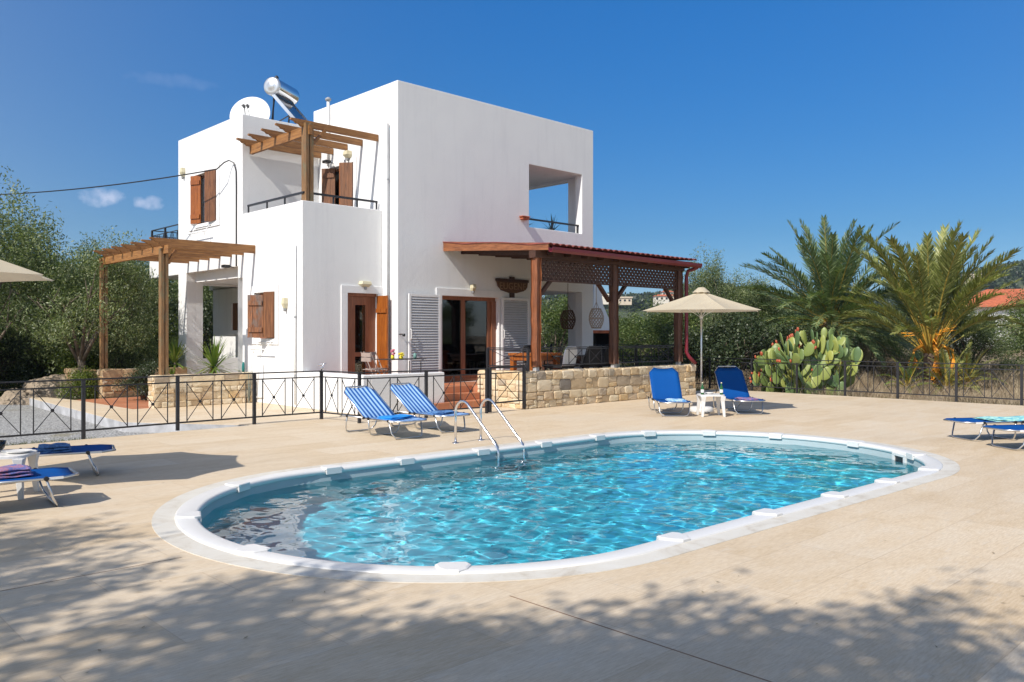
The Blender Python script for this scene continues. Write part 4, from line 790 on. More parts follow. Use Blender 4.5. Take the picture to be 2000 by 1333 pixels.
folded('towel', 'navy towel on the striped lounger nearer the steel ladder', (-2.60,-4.86,.292), .0, .50, .26, .035, M['towel_blue'], 2, 6)
folded('towel', 'long aqua towel on the farther lounger at the right edge', (3.20,-11.80,.292), -.58, 1.1, .5, .03, M['towel_aqua'], 2, 7)
# tables
def plastic_table(label, loc, rz):
    t = thing('side_table', label, 'side table', loc, rz, 'white plastic side tables'); w = M['white_plastic']
    b = MB(); o = []
    for k in range(32): a = 2*math.pi*k/32; c, s = math.cos(a), math.sin(a); o.append((.245*math.copysign(abs(c)**.45, c), .245*math.copysign(abs(s)**.45, s)))
    vs = [(x,y,.40) for x,y in o]+[(x,y,.425) for x,y in o]+[(x*.97,y*.97,.43) for x,y in o]; k = 32
    b.add(vs, [(i,(i+1)%k,k+(i+1)%k,k+i) for i in range(k)]+[(k+i,k+(i+1)%k,2*k+(i+1)%k,2*k+i) for i in range(k)]+[tuple(range(2*k,3*k)), tuple(range(k))[::-1]]); b.build('table_top', w, t)
    for sx in (-1,1):
        for sy in (-1,1):
            b = MB(); vs = []
            for z, s_, w_ in ((.40,.215,.05), (.30,.205,.034), (0,.225,.022)):
                for a, e in ((-1,-1),(1,-1),(1,1),(-1,1)): vs.append((sx*(s_-w_*.5)+a*w_, sy*(s_-w_*.5)+e*w_, z))
            b.add(vs, [(0,1,2,3), (11,10,9,8)] + [(i*4+q, i*4+4+q, i*4+4+(q+1)%4, i*4+(q+1)%4) for i in range(2) for q in range(4)]); b.build('leg', w, t, bevel=.006)
    return t
plastic_table('white plastic side table with two green bottles by the open umbrella', (2.83,-6.56,0), R(-43.8))
plastic_table('white plastic side table between the two loungers at the left edge', (-9.30,-6.27,0), R(58))
def bottle(label, loc):
    t = thing('bottle', label, 'bottle', loc, 0, 'green bottles on the side table'); b = MB(); b.lathe([(0,0),(.030,0),(.032,.01),(.032,.125),(.026,.155),(.013,.185),(.0125,.235),(0,.235)], (0,0,0), 16); b.build('glass_body', M['green_glass'], t, True)
    b = MB(); b.lathe([(.0335,.04),(.0335,.10)], (0,0,0), 16); b.build('paper_label', M['white_paint'], t, True); b = MB(); b.lathe([(.0145,.222),(.015,.24),(0,.242)], (0,0,0), 12); b.build('cap', M['cream_plastic'], t, True)
bottle('green bottle at the left of the side table by the umbrella', (2.63,-6.50,.43)); bottle('green bottle at the right of the side table by the umbrella', (2.88,-6.77,.43))
def bowl(name, label, cat, loc, r, h, m): b = MB(); b.lathe([(0,.004),(r*.5,.0),(r*.8,h*.35),(r,h),(r*.97,h),(r*.75,h*.4),(r*.45,.012),(0,.012)], (0,0,0), 24); o = b.build(name, m, None, True); o.location = loc; return tag(o, label, cat)
bowl('dish', 'white dish on the side table under the umbrella', 'dish', (2.86,-6.50,.43), .09, .03, M['white_plastic'])
bowl('plate', 'white plate on the side table at the left edge', 'plate', (-9.20,-6.35,.43), .12, .025, M['white_plastic'])
bowl('glass_bowl', 'clear glass bowl on the side table at the left edge', 'bowl', (-9.36,-6.13,.43), .10, .11, M['clear'])
# umbrellas
def umbrella(label, loc, rz, base=True, dz=0):
    t = thing('parasol', label, 'parasol', loc, rz, 'beige parasols beside the loungers'); Rr, zr_, za = 1.27, 2.10+dz, 2.52+dz*1.5
    b = MB(); b.tube([(0,0,.02), (0,0,za-.02)], .019, 10); b.build('pole', M['aluminium'], t, True)
    n = 8; vs = [(0,0,za)]; fs = []; m_ = 6; per = []
    for k in range(n):
        for q in range(m_): per.append(2*math.pi*(k + q/m_)/n)
    NR = 7
    for i in range(1, NR+1):
        f = i/NR
        for j, a in enumerate(per):
            q = (j % m_)/m_; sc = 1 - .14*4*q*(1-q)*f; cen = math.cos(math.pi/n)/math.cos(2*math.pi/n*(q)-math.pi/n); r_ = Rr*f*cen*(1-.055*4*q*(1-q)*f)
            z = za - (za-zr_)*(f**.93) - .035*4*q*(1-q)*f*0 - .03*math.sin(math.pi*f)*4*q*(1-q); vs.append((r_*math.cos(a), r_*math.sin(a), z))
    N = len(per)
    for j in range(N): fs.append((0, 1+j, 1+(j+1)%N))
    for i in range(NR-1):
        for j in range(N): fs.append((1+i*N+j, 1+(i+1)*N+j, 1+(i+1)*N+(j+1)%N, 1+i*N+(j+1)%N))
    b = MB(); b.v = vs; b.f = fs; cn_ = b.build('canopy', M['canvas'], t)
    b = MB(); vs = [(0,0,za+.075)]; fs = []
    for i, (r_, z) in enumerate(((.07,za+.055), (.14,za+.0), (.19,za-.045))):
        for j in range(16): a = 2*math.pi*j/16; rr = r_*(1 if j % 2 == 0 else .93); vs.append((rr*math.cos(a), rr*math.sin(a), z+(.0 if j % 2 == 0 else .012)))
    for j in range(16): fs.append((0, 1+j, 1+(j+1)%16)); 
    for i in range(2):
        for j in range(16): fs.append((1+i*16+j, 1+i*16+16+j, 1+i*16+16+(j+1)%16, 1+i*16+(j+1)%16))
    b.v = vs; b.f = fs; b.build('vent', M['canvas'], t)
    for k in range(n):
        a = 2*math.pi*k/n; c, s = math.cos(a), math.sin(a); b = MB(); b.tube([(.03*c,.03*s,za-.03), (Rr*.98*c, Rr*.98*s, zr_-.006)], .006, 6); b.tube([(.03*c,.03*s,zr_-.12), (Rr*.45*c, Rr*.45*s, za-(za-zr_)*(.45**.93)-.02)], .005, 6); b.build('rib', M['white_paint'], t, True)
    b = MB(); b.lathe([(.022,-.03),(.035,-.03),(.035,.02),(.022,.03)], (0,0,zr_-.13), 12); b.build('runner', M['white_plastic'], t, True)
    if base: b = MB(); b.lathe([(0,.0),(.24,.0),(.25,.03),(.24,.09),(.20,.115),(.05,.12),(.035,.13),(.035,.30),(0,.30)], (0,0,0), 28); b.build('base', M['white_plastic'], t, True)
    return t
umbrella('open beige parasol standing behind the side table by the stone wall', (3.38,-5.98,0), R(10))
umbrella('open beige parasol reaching in at the left edge over the loungers', (-9.95,-5.65,0), R(2), dz=.1)
# ------------------------------------------------------------------ porch furniture and small things
def wtable(label, loc, sx, sy, h, m, group=None, rz=0, leg=.045, thin=False):
    t = thing('table', label, 'table', loc, rz, group); MB().box(-sx/2,sx/2,-sy/2,sy/2,h-(.015 if thin else .06),h).build('table_top', m, t, bevel=.004)
    if not thin: MB().box(-sx/2+.05,sx/2-.05,-sy/2+.05,sy/2-.05,h-.17,h-.061).build('apron', m, t)
    for a in (-1,1):
        for e in (-1,1): MB().box(a*(sx/2-.09)-leg,a*(sx/2-.09)+leg,e*(sy/2-.09)-leg,e*(sy/2-.09)+leg,0,h-.06).build('leg', m, t, bevel=.01)
    return t
wtable('heavy orange wooden table behind the left porch post', (2.55,-1.95,.44), 1.0, .8, .74, M['orange_wood'], leg=.06)
wtable('dark wicker table in the middle of the porch', (4.0,-1.6,.44), 1.2, .7, .62, M['dark_wood'])
def chair(label, loc, rz, m, cush=None, group='chairs on the porch'):
    t = thing('chair', label, 'chair', loc, rz, group); b = MB(); b.box(-.26,.26,-.25,.25,.38,.44); b.build('seat', m, t, bevel=.01)
    b = MB(); vs = []
    for z, hw in ((.44,.26), (.70,.27), (.84,.24), (.90,.16)): 
        for a, y in ((-1,.25),(1,.25),(1,.30),(-1,.30)): vs.append((a*hw, y+(z-.44)*.18, z))
    b.add(vs, [(0,3,2,1),(12,13,14,15)] + [(i*4+k, i*4+(k+1)%4, i*4+4+(k+1)%4, i*4+4+k) for i in range(3) for k in range(4)]); b.build('backrest', cush or m, t, bevel=.01)
    for a in (-1,1):
        b = MB(); b.tube([(a*.27,.24,.66), (a*.29,0,.66), (a*.29,-.22,.64), (a*.27,-.24,.40)], .022, 6); b.build('armrest', m, t, True)
        for e in (-1,1): b = MB(); b.tube([(a*.23,e*.22,.40), (a*.25,e*.24,0)], .018, 6); b.build('leg', m, t, True)
    return t
chair('wicker chair with a white padded back facing the orange table', (3.05,-2.25,.44), R(190), M['black_plastic'], M['white_paint'])
chair('dark wicker chair between the porch table and the railing', (3.85,-2.30,.44), R(180), M['dark_fabric'])
chair('dark wicker chair behind the middle porch post', (4.55,-2.25,.44), R(185), M['dark_fabric'])
chair('dark wicker chair at the right of the middle porch post', (4.85,-1.9,.44), R(250), M['dark_fabric'])
chair('dark wicker chair on the far side of the porch table', (3.9,-.75,.44), R(0), M['dark_fabric'])
bowl('plate', 'white plate on the orange porch table', 'plate', (2.45,-2.1,1.18), .14, .02, M['white_plastic'])
b = MB(); b.lathe([(0,0),(.03,0),(.008,.02),(.008,.10),(.04,.14),(.045,.20),(.04,.20)], (0,0,0), 12); o_ = b.build('wine_glass', M['clear'], None, True); o_.location = (2.85,-2.0,1.18); tag(o_, 'wine glass on the orange porch table', 'glass')
tt_ = wtable('thin dark metal table on the small terrace by the kitchen door', (-.55,-.85,.42), 1.0, .6, .66, M['black_iron'], leg=.01, thin=True)
def slat_chair(label, loc, rz):
    t = thing('chair', label, 'chair', loc, rz, 'folding chairs on the small terrace'); m = simple('grey_wood', (.34,.26,.22), .7) if 'grey_wood' not in M else M['grey_wood']
    b = MB()
    for k in range(5): b.box(-.2,.2,-.19+k*.078,-.19+k*.078+.062,.44,.455)
    b.build('seat', m, t); b = MB()
    for z in (.62,.72): b.box(-.2,.2,.20,.22,z,z+.085)
    b.build('backrest', m, t)
    for a in (-1,1):
        b = MB(); b.bar((a*.21,.22,.82), (a*.21,-.18,.0), .02, .014, (1,0,0)); b.build('leg', m, t); b = MB(); b.bar((a*.19,.20,.0), (a*.19,-.18,.45), .02, .014, (1,0,0)); b.build('leg', m, t)
    return t
slat_chair('folding slatted chair nearer the open kitchen door', (-1.28,-.95,.42), R(85)); slat_chair('folding slatted chair pushed to the terrace table', (-.90,-.50,.42), R(20))
def jar(name, label, loc, m, r, h, cat, m2=None, top=0): 
    t = thing(name, label, cat, loc); b = MB(); b.lathe([(0,0),(r*.8,0),(r,h*.3),(r*.9,h*.8),(r*.6,h),(0,h)], (0,0,0), 14); b.build('body', m, t, True)
    if m2: 
        b = MB(); rr = random.Random(5)
        for k in range(30): a = rr.uniform(0,6.28); q = rr.uniform(0,r*1.3); p = Vector((q*math.cos(a), q*math.sin(a), h+rr.uniform(0,top))); b.lathe([(0,-.02),(.02,0),(0,.02)], p, 6)
        b.build('flowers', m2, t)
simple('yellow_petals', (.75,.62,.04), .6); simple('pink_petals', (.6,.16,.22), .6); simple('sage_glass', (.16,.30,.26), .2); simple('teal_glaze', (.01,.16,.15), .3)
jar('flower_jar', 'yellow jar with pink flowers on the small terrace table', (-.82,-.95,1.08), M['yellow_petals'], .04, .09, 'flower jar', M['pink_petals'], .12)
jar('flower_jar', 'yellow flowers in a low jar in the middle of the terrace table', (-.60,-.95,1.08), M['yellow_petals'], .05, .06, 'flower jar', M['yellow_petals'], .07)
jar('glass_jar', 'grey green jar at the right end of the terrace table', (-.22,-.95,1.08), M['sage_glass'], .04, .12, 'jar')
jar('vase', 'slim teal vase on the planter by the white wall', (-2.35,2.95,.72), M['teal_glaze'], .035, .24, 'vase')
wtable('wooden dining table inside behind the glass doors', (1.75,1.4,.44), .9, .9, .74, M['orange_wood']); bowl('plate', 'white plate on the table behind the glass doors', 'plate', (1.7,1.2,1.18), .14, .02, M['white_plastic'])
# woven lanterns
def lantern(label, loc, r, h, rope, m):
    t = thing('woven_lantern', label, 'lantern', loc, 0, 'woven lanterns hanging at the porch'); b = MB(); n = 14
    def P(u, v): z = -h/2 + h*v; rr = r*(.55+.45*math.sin(math.pi*(v*.9+.05))); return (rr*math.cos(u), rr*math.sin(u), z)
    for sg_ in (1,-1):
        for k in range(n): b.tube([P(2*math.pi*k/n + sg_*s*2.2, s) for s in [q/10 for q in range(11)]], .008, 5)
    for v in (0, .5, 1): b.tube([P(2*math.pi*k/20, v) for k in range(21)], .011, 5)
    b.build('basket', m, t, True); b = MB(); b.tube([(0,0,h/2-.02), (0,0,h/2+rope)], .008, 5); b.tube([(r*.55,0,h/2), (0,0,h/2+.18), (-r*.55,0,h/2)], .008, 5); b.build('hanger', m, t, True)
simple('dark_wicker', (.09,.045,.025), .8); simple('pale_wicker', (.42,.34,.27), .8)
lantern('dark woven lantern hanging in the open corner bay of the house', (5.45,-.35,2.02), .21, .50, .75, M['dark_wicker']); lantern('pale woven lantern hanging beside the middle porch post', (5.0,-1.75,2.03), .19, .50, 1.1, M['pale_wicker'])
# barbecue with flared white hood beyond the porch
bq = thing('barbecue', 'white masonry barbecue with a flared chimney hood beyond the porch', 'barbecue', (8.8,1.6,-.2)); b = MB()
vs = []
for z, hx_, hy_ in ((1.95,.60,.42), (2.3,.40,.32), (2.75,.24,.2), (3.2,.17,.17), (3.9,.16,.16)):
    for a, e in ((-1,-1),(1,-1),(1,1),(-1,1)): vs.append((a*hx_, e*hy_, z))
b.add(vs, [(3,2,1,0),(16,17,18,19)] + [(i*4+k, i*4+(k+1)%4, i*4+4+(k+1)%4, i*4+4+k) for i in range(4) for k in range(4)]); b.build('hood', M['plaster'], bq)
MB().box(-.65,.65,-.45,.45,1.86,1.949).build('brick_band', M['far_roof'], bq); b = MB(); b.box(-.6,-.48,-.42,.42,1.0,1.859); b.box(.48,.6,-.42,.42,1.0,1.859); b.box(-.48,.48,.3,.42,1.0,1.859); b.build('firebox', M['black_plastic'], bq)
MB().box(-.7,.7,-.5,.5,0,.999).build('counter', M['rubble'], bq)
# ------------------------------------------------------------------ vegetation
CAMP = np.array([-11.355, -15.68]); FW = np.array([.6916, .722]); RT = np.array([.722, -.6916])
def at(px, D, z=0): p = CAMP + FW*D + RT*((px-1000)/1618*D); return (float(p[0]), float(p[1]), z)
def leaves(rng, centers, spread, n_per, L, Wd, up=.3, flat=.5):
    """lance shaped leaves scattered round twig centres; returns verts, quads"""
    n = len(centers)*n_per; c = np.repeat(centers, n_per, 0); c = c + rng.normal(0, 1, (n,3))*spread
    d = rng.normal(0, 1, (n,3)); d[:,2] += up; d /= np.linalg.norm(d, axis=1, keepdims=True)
    s = rng.normal(0, 1, (n,3)); s[:,2] *= flat; s -= d*(s*d).sum(1, keepdims=True); s /= np.linalg.norm(s, axis=1, keepdims=True)
    l = L*rng.uniform(.6, 1.25, (n,1)); w = Wd*rng.uniform(.7, 1.2, (n,1))
    V = np.stack([c, c+d*l*.5+s*w, c+d*l, c+d*l*.5-s*w], 1).reshape(-1, 3); Q = np.arange(n*4).reshape(-1, 4); return V, Q
def blobs(rng, n, R0, H, base, shape):
    """lobed crown: twig centres on and inside several ellipsoids"""
    C = []; k = shape*2
    for i in range(k):
        a = rng.uniform(0, 2*math.pi); f = (i+.5)/k; rr = R0*math.sqrt(rng.uniform(.02, 1))*.80*(1-.45*max(0,f-.5)*2); cz = base + (H-base)*(.10 + .78*f); cc = np.array([rr*math.cos(a), rr*math.sin(a), cz])
        q = rng.uniform(.20,.34); rad = np.array([R0*q, R0*q, (H-base)*q*.46]); m = n//k; u = rng.normal(0, 1, (m,3)); u /= np.linalg.norm(u, axis=1, keepdims=True); C.append(cc + u*rad*(rng.uniform(.25, 1.15, (m,1))**.55))
    C = np.concatenate(C); C = C[C[:,2] > base*.6]; return C
def limbs(rng, H, R0, base, r0):
    b = MB(); b.tube([(0,0,-.1), (.03,.02,base*.5), (-.03,.04,base+.1)], [r0*1.25, r0, r0*.85], 9)
    for k in range(7):
        a = 2*math.pi*k/7 + rng.uniform(-.3,.3); q = R0*rng.uniform(.3,.55); z1 = base + (H-base)*rng.uniform(.4,.7)
        p0 = Vector((-.03,.04,base*rng.uniform(.75,1.0))); p2 = Vector((q*math.cos(a), q*math.sin(a), z1)); p1 = p0.lerp(p2, .45) + Vector((0,0,(z1-base)*.12)); b.tube([p0,p1,p2], [r0*.55, r0*.32, r0*.10], 6)
        for j in range(3):
            e = p2 + Vector((rng.uniform(-.3,.3)*R0, rng.uniform(-.3,.3)*R0, rng.uniform(.0,.2)*(H-base)*.7)); b.tube([p1.lerp(p2, rng.uniform(.2,.9)), e], [r0*.16, r0*.05], 5)
    return b
def tree(name, label, seed, R0, H, base, ntw, nper, L, Wd, mat, spread=.11, lob=13, r0=.11, up=.3, cat='tree', group=None, wisps=0):
    rng = np.random.default_rng(seed); t = thing(name, label, cat, (0,0,0), 0, group); C = blobs(rng, ntw, R0, H, base, lob)
    if wisps:      # loose shoots standing out of the crown
        W_ = []
        for k in range(wisps):
            p = C[rng.integers(len(C))]
            if p[2] < base+(H-base)*.55: continue
            d = rng.normal(0,.35,3); d[2] = 1; ln = rng.uniform(.3,.85); W_ += [p + d*ln*s for s in np.linspace(0,1,7)]
        C = np.concatenate([C, np.array(W_)]) if W_ else C
    V, Q = leaves(rng, C, spread, nper, L, Wd, up); np_mesh('crown', V, Q, mat, t); limbs(rng, H, R0, base, r0).build('trunk', M['bark'], t, True); return t
o1 = tree('olive_tree', '', 1, 1.9, 4.6, .3, 1750, 18, .090, .0135, M['olive_leaf'], lob=16, wisps=70)
o2 = tree('olive_tree', '', 2, 1.75, 3.8, .15, 1800, 18, .090, .0135, M['olive_leaf'], lob=15, wisps=60)
o3 = tree('leafy_tree', '', 3, 1.7, 3.6, .3, 1400, 15, .085, .020, M['bush_leaf'], lob=14, wisps=30)
sh1 = tree('garden_shrub', '', 4, 1.0, 1.5, .1, 520, 15, .075, .022, M['lemon_leaf'], lob=9, cat='shrub')
sh2 = tree('dark_shrub', '', 5, 1.1, 1.9, .05, 700, 16, .075, .020, M['dark_leaf'], lob=9, cat='shrub')
SRC = {'o1': o1, 'o2': o2, 'o3': o3, 's1': sh1, 's2': sh2}; first = {k: True for k in SRC}
def place(k, label, loc, rz=0, scale=1, group=None):
    o = SRC[k]
    if first[k]: o.location = loc; o.rotation_euler = (0,0,rz); o.scale = (scale,)*3 if isinstance(scale, (int,float)) else scale; o['label'] = label; first[k] = False; r = o
    else: r = copy_thing(o, loc, rz, label, scale)
    if group: r['group'] = group
    elif 'group' in r: del r['group']
    return r
LG = 'olive trees along the left side'
lt = [('o1', 'tall loose olive tree cut by the left edge of the picture', -45, 22.0, .5, (1.4,1.4,1.22)), ('o2', 'dense olive tree behind the tip of the left parasol', 70, 25.5, 2.1, (1.4,1.4,1.32)),
      ('o1', 'rounded olive tree between the left parasol and the pergola', 178, 26.5, 1.3, (1.15,1.15,1.02)), ('o2', 'olive tree growing over the far corner of the entry pergola', 225, 24.2, 4.2, (.85,.85,1.16)), ('o1', 'olive tree filling the gap between the pergola posts', 262, 30, 5.2, (1.1,1.1,.98)),
      ('o2', 'olive tree behind the rear balcony of the house', 335, 33, .3, 1.25), ('o2', 'low dense olive behind the boulders at the left', 20, 26.5, 3.0, (1.3,1.3,.9)), ('o1', 'olive tree standing far back above the left parasol', 120, 31, 2.6, (1.2,1.2,1.0)), ('o2', 'dark olive seen through the arcade opening', 415, 31, 1.1, 1.2)]
for k, lb, px, D, rz, sc in lt: place(k, lb, at(px, D, -.25), rz, sc, LG)
ot = tree('olive_tree', 'airy olive whose twigs hang in front of the rear pergola post', 44, 1.9, 3.7, 1.15, 1150, 17, .09, .0135, M['olive_leaf'], lob=11, wisps=40, group=LG); ot.location = at(160, 21.7, -.2); ot.scale = (1.0, 1.0, 1.10)
for k, lb, px, D, rz, sc in [('s1', 'yellow green garden shrub right of the boulders', 165, 24.2, .4, (1.0,1.0,1.1)), ('s1', 'low bright shrub at the rear of the boulders', 110, 25.5, 2.0, .9), ('s2', 'dark shrub at the left behind the gravel yard', -10, 24.0, 1.0, (1.2,1.2,1.0)), ('s2', 'dark shrub beside the rear pergola post', 232, 27, 3.0, 1.2), ('s1', 'small green shrub at the foot of the airy olive by the rear pergola post', 160, 21.3, 1.2, (.55,.55,.62)), ('s1', 'fresh green shrub behind the narrow planter wall', 330, 27.5, 3.5, (1.2,1.2,1.5)), ('s2', 'dark shrub behind the arcade', 385, 29, .5, (1.4,1.4,1.6))]:
    place(k, lb, at(px, D, -.2), rz, sc)
RG = 'trees in the field at the right'
rt = [('o3', 'bright leafy tree seen through the open corner bay', 1085, 31, .4, (1.05,1.05,.90)), ('o3', 'bushy tree between the middle and right porch posts', 1255, 33, 2.2, (1.25,1.25,.70)), ('o3', 'leafy tree left of the middle porch post, beyond the barbecue', 1190, 37, 1.4, (1.2,1.2,.72)), ('o1', 'tall grey olive rising right of the porch roof', 1392, 30, 3.4, (.85,.85,.98)),
      ('o3', 'dense leafy tree right behind the open parasol', 1330, 30, 5.0, (1.1,1.1,.78)), ('o2', 'olive left of the first palm, above the parasol', 1485, 33, 1.2, (1.1,1.1,1.02)), ('s2', 'dark hedge like shrub below the parasol edge', 1440, 27, .2, (1.6,1.6,1.35)), ('s2', 'dark shrub left of the prickly pear', 1520, 28, 4.1, (1.3,1.3,1.2)), ('s2', 'dark shrub behind the umbrella pole', 1350, 28, 2.1, (1.3,1.3,1.2)),
      ('o2', 'round olive between the two palms', 1745, 34, 3.7, (1.1,1.1,.74)), ('o2', 'olive right of the second palm in front of the far white house', 1890, 29, .8, (1.15,1.15,.72)), ('o3', 'leafy tree at the right edge beside the far white house', 2020, 31, 1.9, (1.0,1.0,.92)), ('o2', 'olive far behind the first palm', 1660, 40, 5.9, (1.2,1.2,.9)), ('o1', 'tall olive behind the second palm', 1830, 48, 4.0, (1.2,1.2,.8)), ('o2', 'low olive at the foot of the palms, farther back', 1560, 36, 1.3, (1.2,1.2,.8))]
for k, lb, px, D, rz, sc in rt: place(k, lb, at(px, D, -.35 if k == 's2' else -.1), rz, sc, RG)
rf = random.Random(12); far_px = [(900,70), (1020,60), (1130,52), (1210,58), (1290,50), (1370,62), (1450,56), (1540,60), (1620,52), (1700,64), (1780,58), (1960,60), (2060,52), (420,70), (300,60), (200,48), (90,55), (-20,44), (-90,36), (520,80)]
for i, (px, D) in enumerate(far_px): place(('o3','o2','o1')[i % 3], 'background tree of the belt behind the garden', at(px, D, .1), rf.uniform(0,6), (1.4, 1.4, rf.uniform(.62,.78)) if px > 650 else 1.3, 'belt of background trees')
# date palms
def frond_mesh(seed, L, droop, m, t0=.13):
    r = np.random.default_rng(seed); V = []; Q = []; n = 26; P = []; ang = 0.0; p = np.array([0.,0,0]); a = 0.0; seg = L/n
    for i in range(n+1): P.append(p.copy()); p = p + np.array([math.cos(a), 0, math.sin(a)])*seg; a -= droop/n*(.35+1.5*(i/n))
    P = np.array(P)
    def quad(c0, c1, s0, s1): 
        k = len(V); V.extend([c0-s0, c0+s0, c1+s1, c1-s1]); Q.append((k,k+1,k+2,k+3))
    for i in range(n):
        w = .032*(1-i/n)+.005
        quad(P[i], P[i+1], np.array([0,w,0]), np.array([0,w*.95,0])); quad(P[i], P[i+1], np.array([0,0,w*.5]), np.array([0,0,w*.45]))
    m_ = 88
    for k in range(m_):
        t = t0 + (1-t0)*k/(m_-1); i = min(int(t*n), n-1); c = P[i] + (P[i+1]-P[i])*(t*n-i); tg = P[i+1]-P[i]; tg /= np.linalg.norm(tg); up = np.cross(tg, [0,1,0]); up = -up if up[2] < 0 else up
        ln = .43*min(1, (t-t0+.06)*4.5)*(1-.62*max(0,(t-.55)/.45)**1.5)*L/3.0*r.uniform(.75,1.1)
        for sg_ in (-1, 1):
            d = tg*(.62+.45*t+r.uniform(-.2,.2)) + np.array([0,sg_,0])*(.95-.35*t) + up*r.uniform(-.05,.55); d /= np.linalg.norm(d); nrm = np.cross(d, up+r.normal(0,.35,3)); nrm /= np.linalg.norm(nrm)
            e = c + d*ln*.55; f = c + d*ln + np.array([0,0,-.06*ln*r.uniform(.2,1.6)]); w = .0135*r.uniform(.8,1.2)*L/3.0; quad(c, e, nrm*w*.6, nrm*w); quad(e, f, nrm*w, nrm*w*.12)
    o = np_mesh('frond', V, Q, m, link=False); o.data.materials.append(M['palm_stalk']); mi = np.zeros(len(Q), np.int32); mi[:2*n] = 1; o.data.polygons.foreach_set('material_index', mi); return o.data
def palm(name, label, loc, seed, trunk_h, n, L, m, lo, hi, rad=.28, group='date palms in the field', t0=.13, drs=(.45, .8, 1.15, 1.5)):
    r = random.Random(seed); t = thing(name, label, 'palm tree', loc, 0, group); vs = []
    b = MB(); k = 14; pr_ = []
    for i in range(k+1): z = -.2+(trunk_h+.3)*i/k; pr_.append((rad*(1.1 if i % 2 else .94), z))
    b.lathe(pr_+[(0,trunk_h+.1)], (0,0,0), 14); b.build('trunk', M['palm_bark'], t)
    ms = [frond_mesh(seed*10+q, L, dr, m, t0) for q, dr in enumerate(drs)]
    for i in range(n):
        f = i/(n-1); el = hi + (lo-hi)*f**.85; az = i*2.39996 + r.uniform(-.2,.2); o = bpy.data.objects.new('frond', ms[min(3, int(f*3.2 + r.uniform(0,.8)))]); COL.objects.link(o); o.parent = t
        q = rad*.5*(.3+.7*f); o.location = (q*math.cos(az), q*math.sin(az), trunk_h + .15*(1-f)); s_ = r.uniform(.85,1.08)*(.82+.18*math.sin(math.pi*min(1,f+.25)))
        o.scale = (s_,)*3; o.rotation_euler = (r.uniform(-.35,.35), -R(el + r.uniform(-5,5)), az)
    return t
p1 = palm('date_palm', 'broad grey green date palm behind the prickly pear', at(1622, 29.5, -.1), 4, 2.05, 88, 3.75, M['palm_leaf'], -10, 86, drs=(.35,.6,.95,1.3))
p2 = palm('date_palm', 'golden stalked date palm at the right with orange fruit stems', at(1818, 25.0, -.2), 9, 1.15, 54, 3.95, M['palm_leaf_gold'], 40, 86, .20, t0=.33, drs=(.35,.6,.9,1.1))
b = MB(); r = random.Random(3)
for k in range(34):
    az = r.uniform(0,6.28); el = r.uniform(.75,1.45); l = r.uniform(.6,1.25); b.tube([(0,0,.95), (l*.5*math.cos(az)*math.cos(el), l*.5*math.sin(az)*math.cos(el), 1.45+l*.5*math.sin(el)), (l*math.cos(az)*math.cos(el)*1.1, l*math.sin(az)*math.cos(el)*1.1, 1.05+l*math.sin(el))], [.04,.03,.018], 5)
b.build('stalks', M['palm_orange'], p2, True)
for az, l, dz in ((2.9,.80,-.55), (4.0,.35,-.9), (3.7,.55,-.8), (5.3,.6,-.8), (6.1,.95,-.55)):
    b = MB(); c, s = math.cos(az), math.sin(az); b.tube([(.05*c,.05*s,1.2), (l*.5*c,l*.5*s,1.5), (l*c,l*s,1.35), (l*1.08*c,l*1.08*s,1.35+dz*.5)], [.05,.045,.04,.03], 6)
    for k in range(44): e = Vector((l*1.06*c+r.uniform(-.14,.14), l*1.06*s+r.uniform(-.14,.14), 1.35+dz+r.uniform(-.1,.25))); b.tube([(l*1.04*c,l*1.04*s,1.35+dz*.25), e], [.018,.014], 4); b.lathe([(0,-.03),(.028,0),(0,.03)], e, 5)
    b.build('fruit_stem', M['palm_orange'], p2, True)
palm('young_palm', 'small fresh palm offshoot left of the golden palm stem', at(1772, 24.3, -.2), 21, .2, 14, 1.0, M['yucca_leaf'], 15, 80, .1, 'young palm offshoots'); palm('young_palm', 'bushy palm offshoot in front of the golden palm', at(1850, 24.2, -.2), 22, .2, 20, 1.2, M['palm_leaf_gold'], 10, 85, .12, 'young palm offshoots'); palm('young_palm', 'small palm offshoot right of the golden palm', at(1888, 24.8, -.2), 23, .3, 14, 1.3, M['palm_leaf_gold'], 15, 80, .1, 'young palm offshoots')
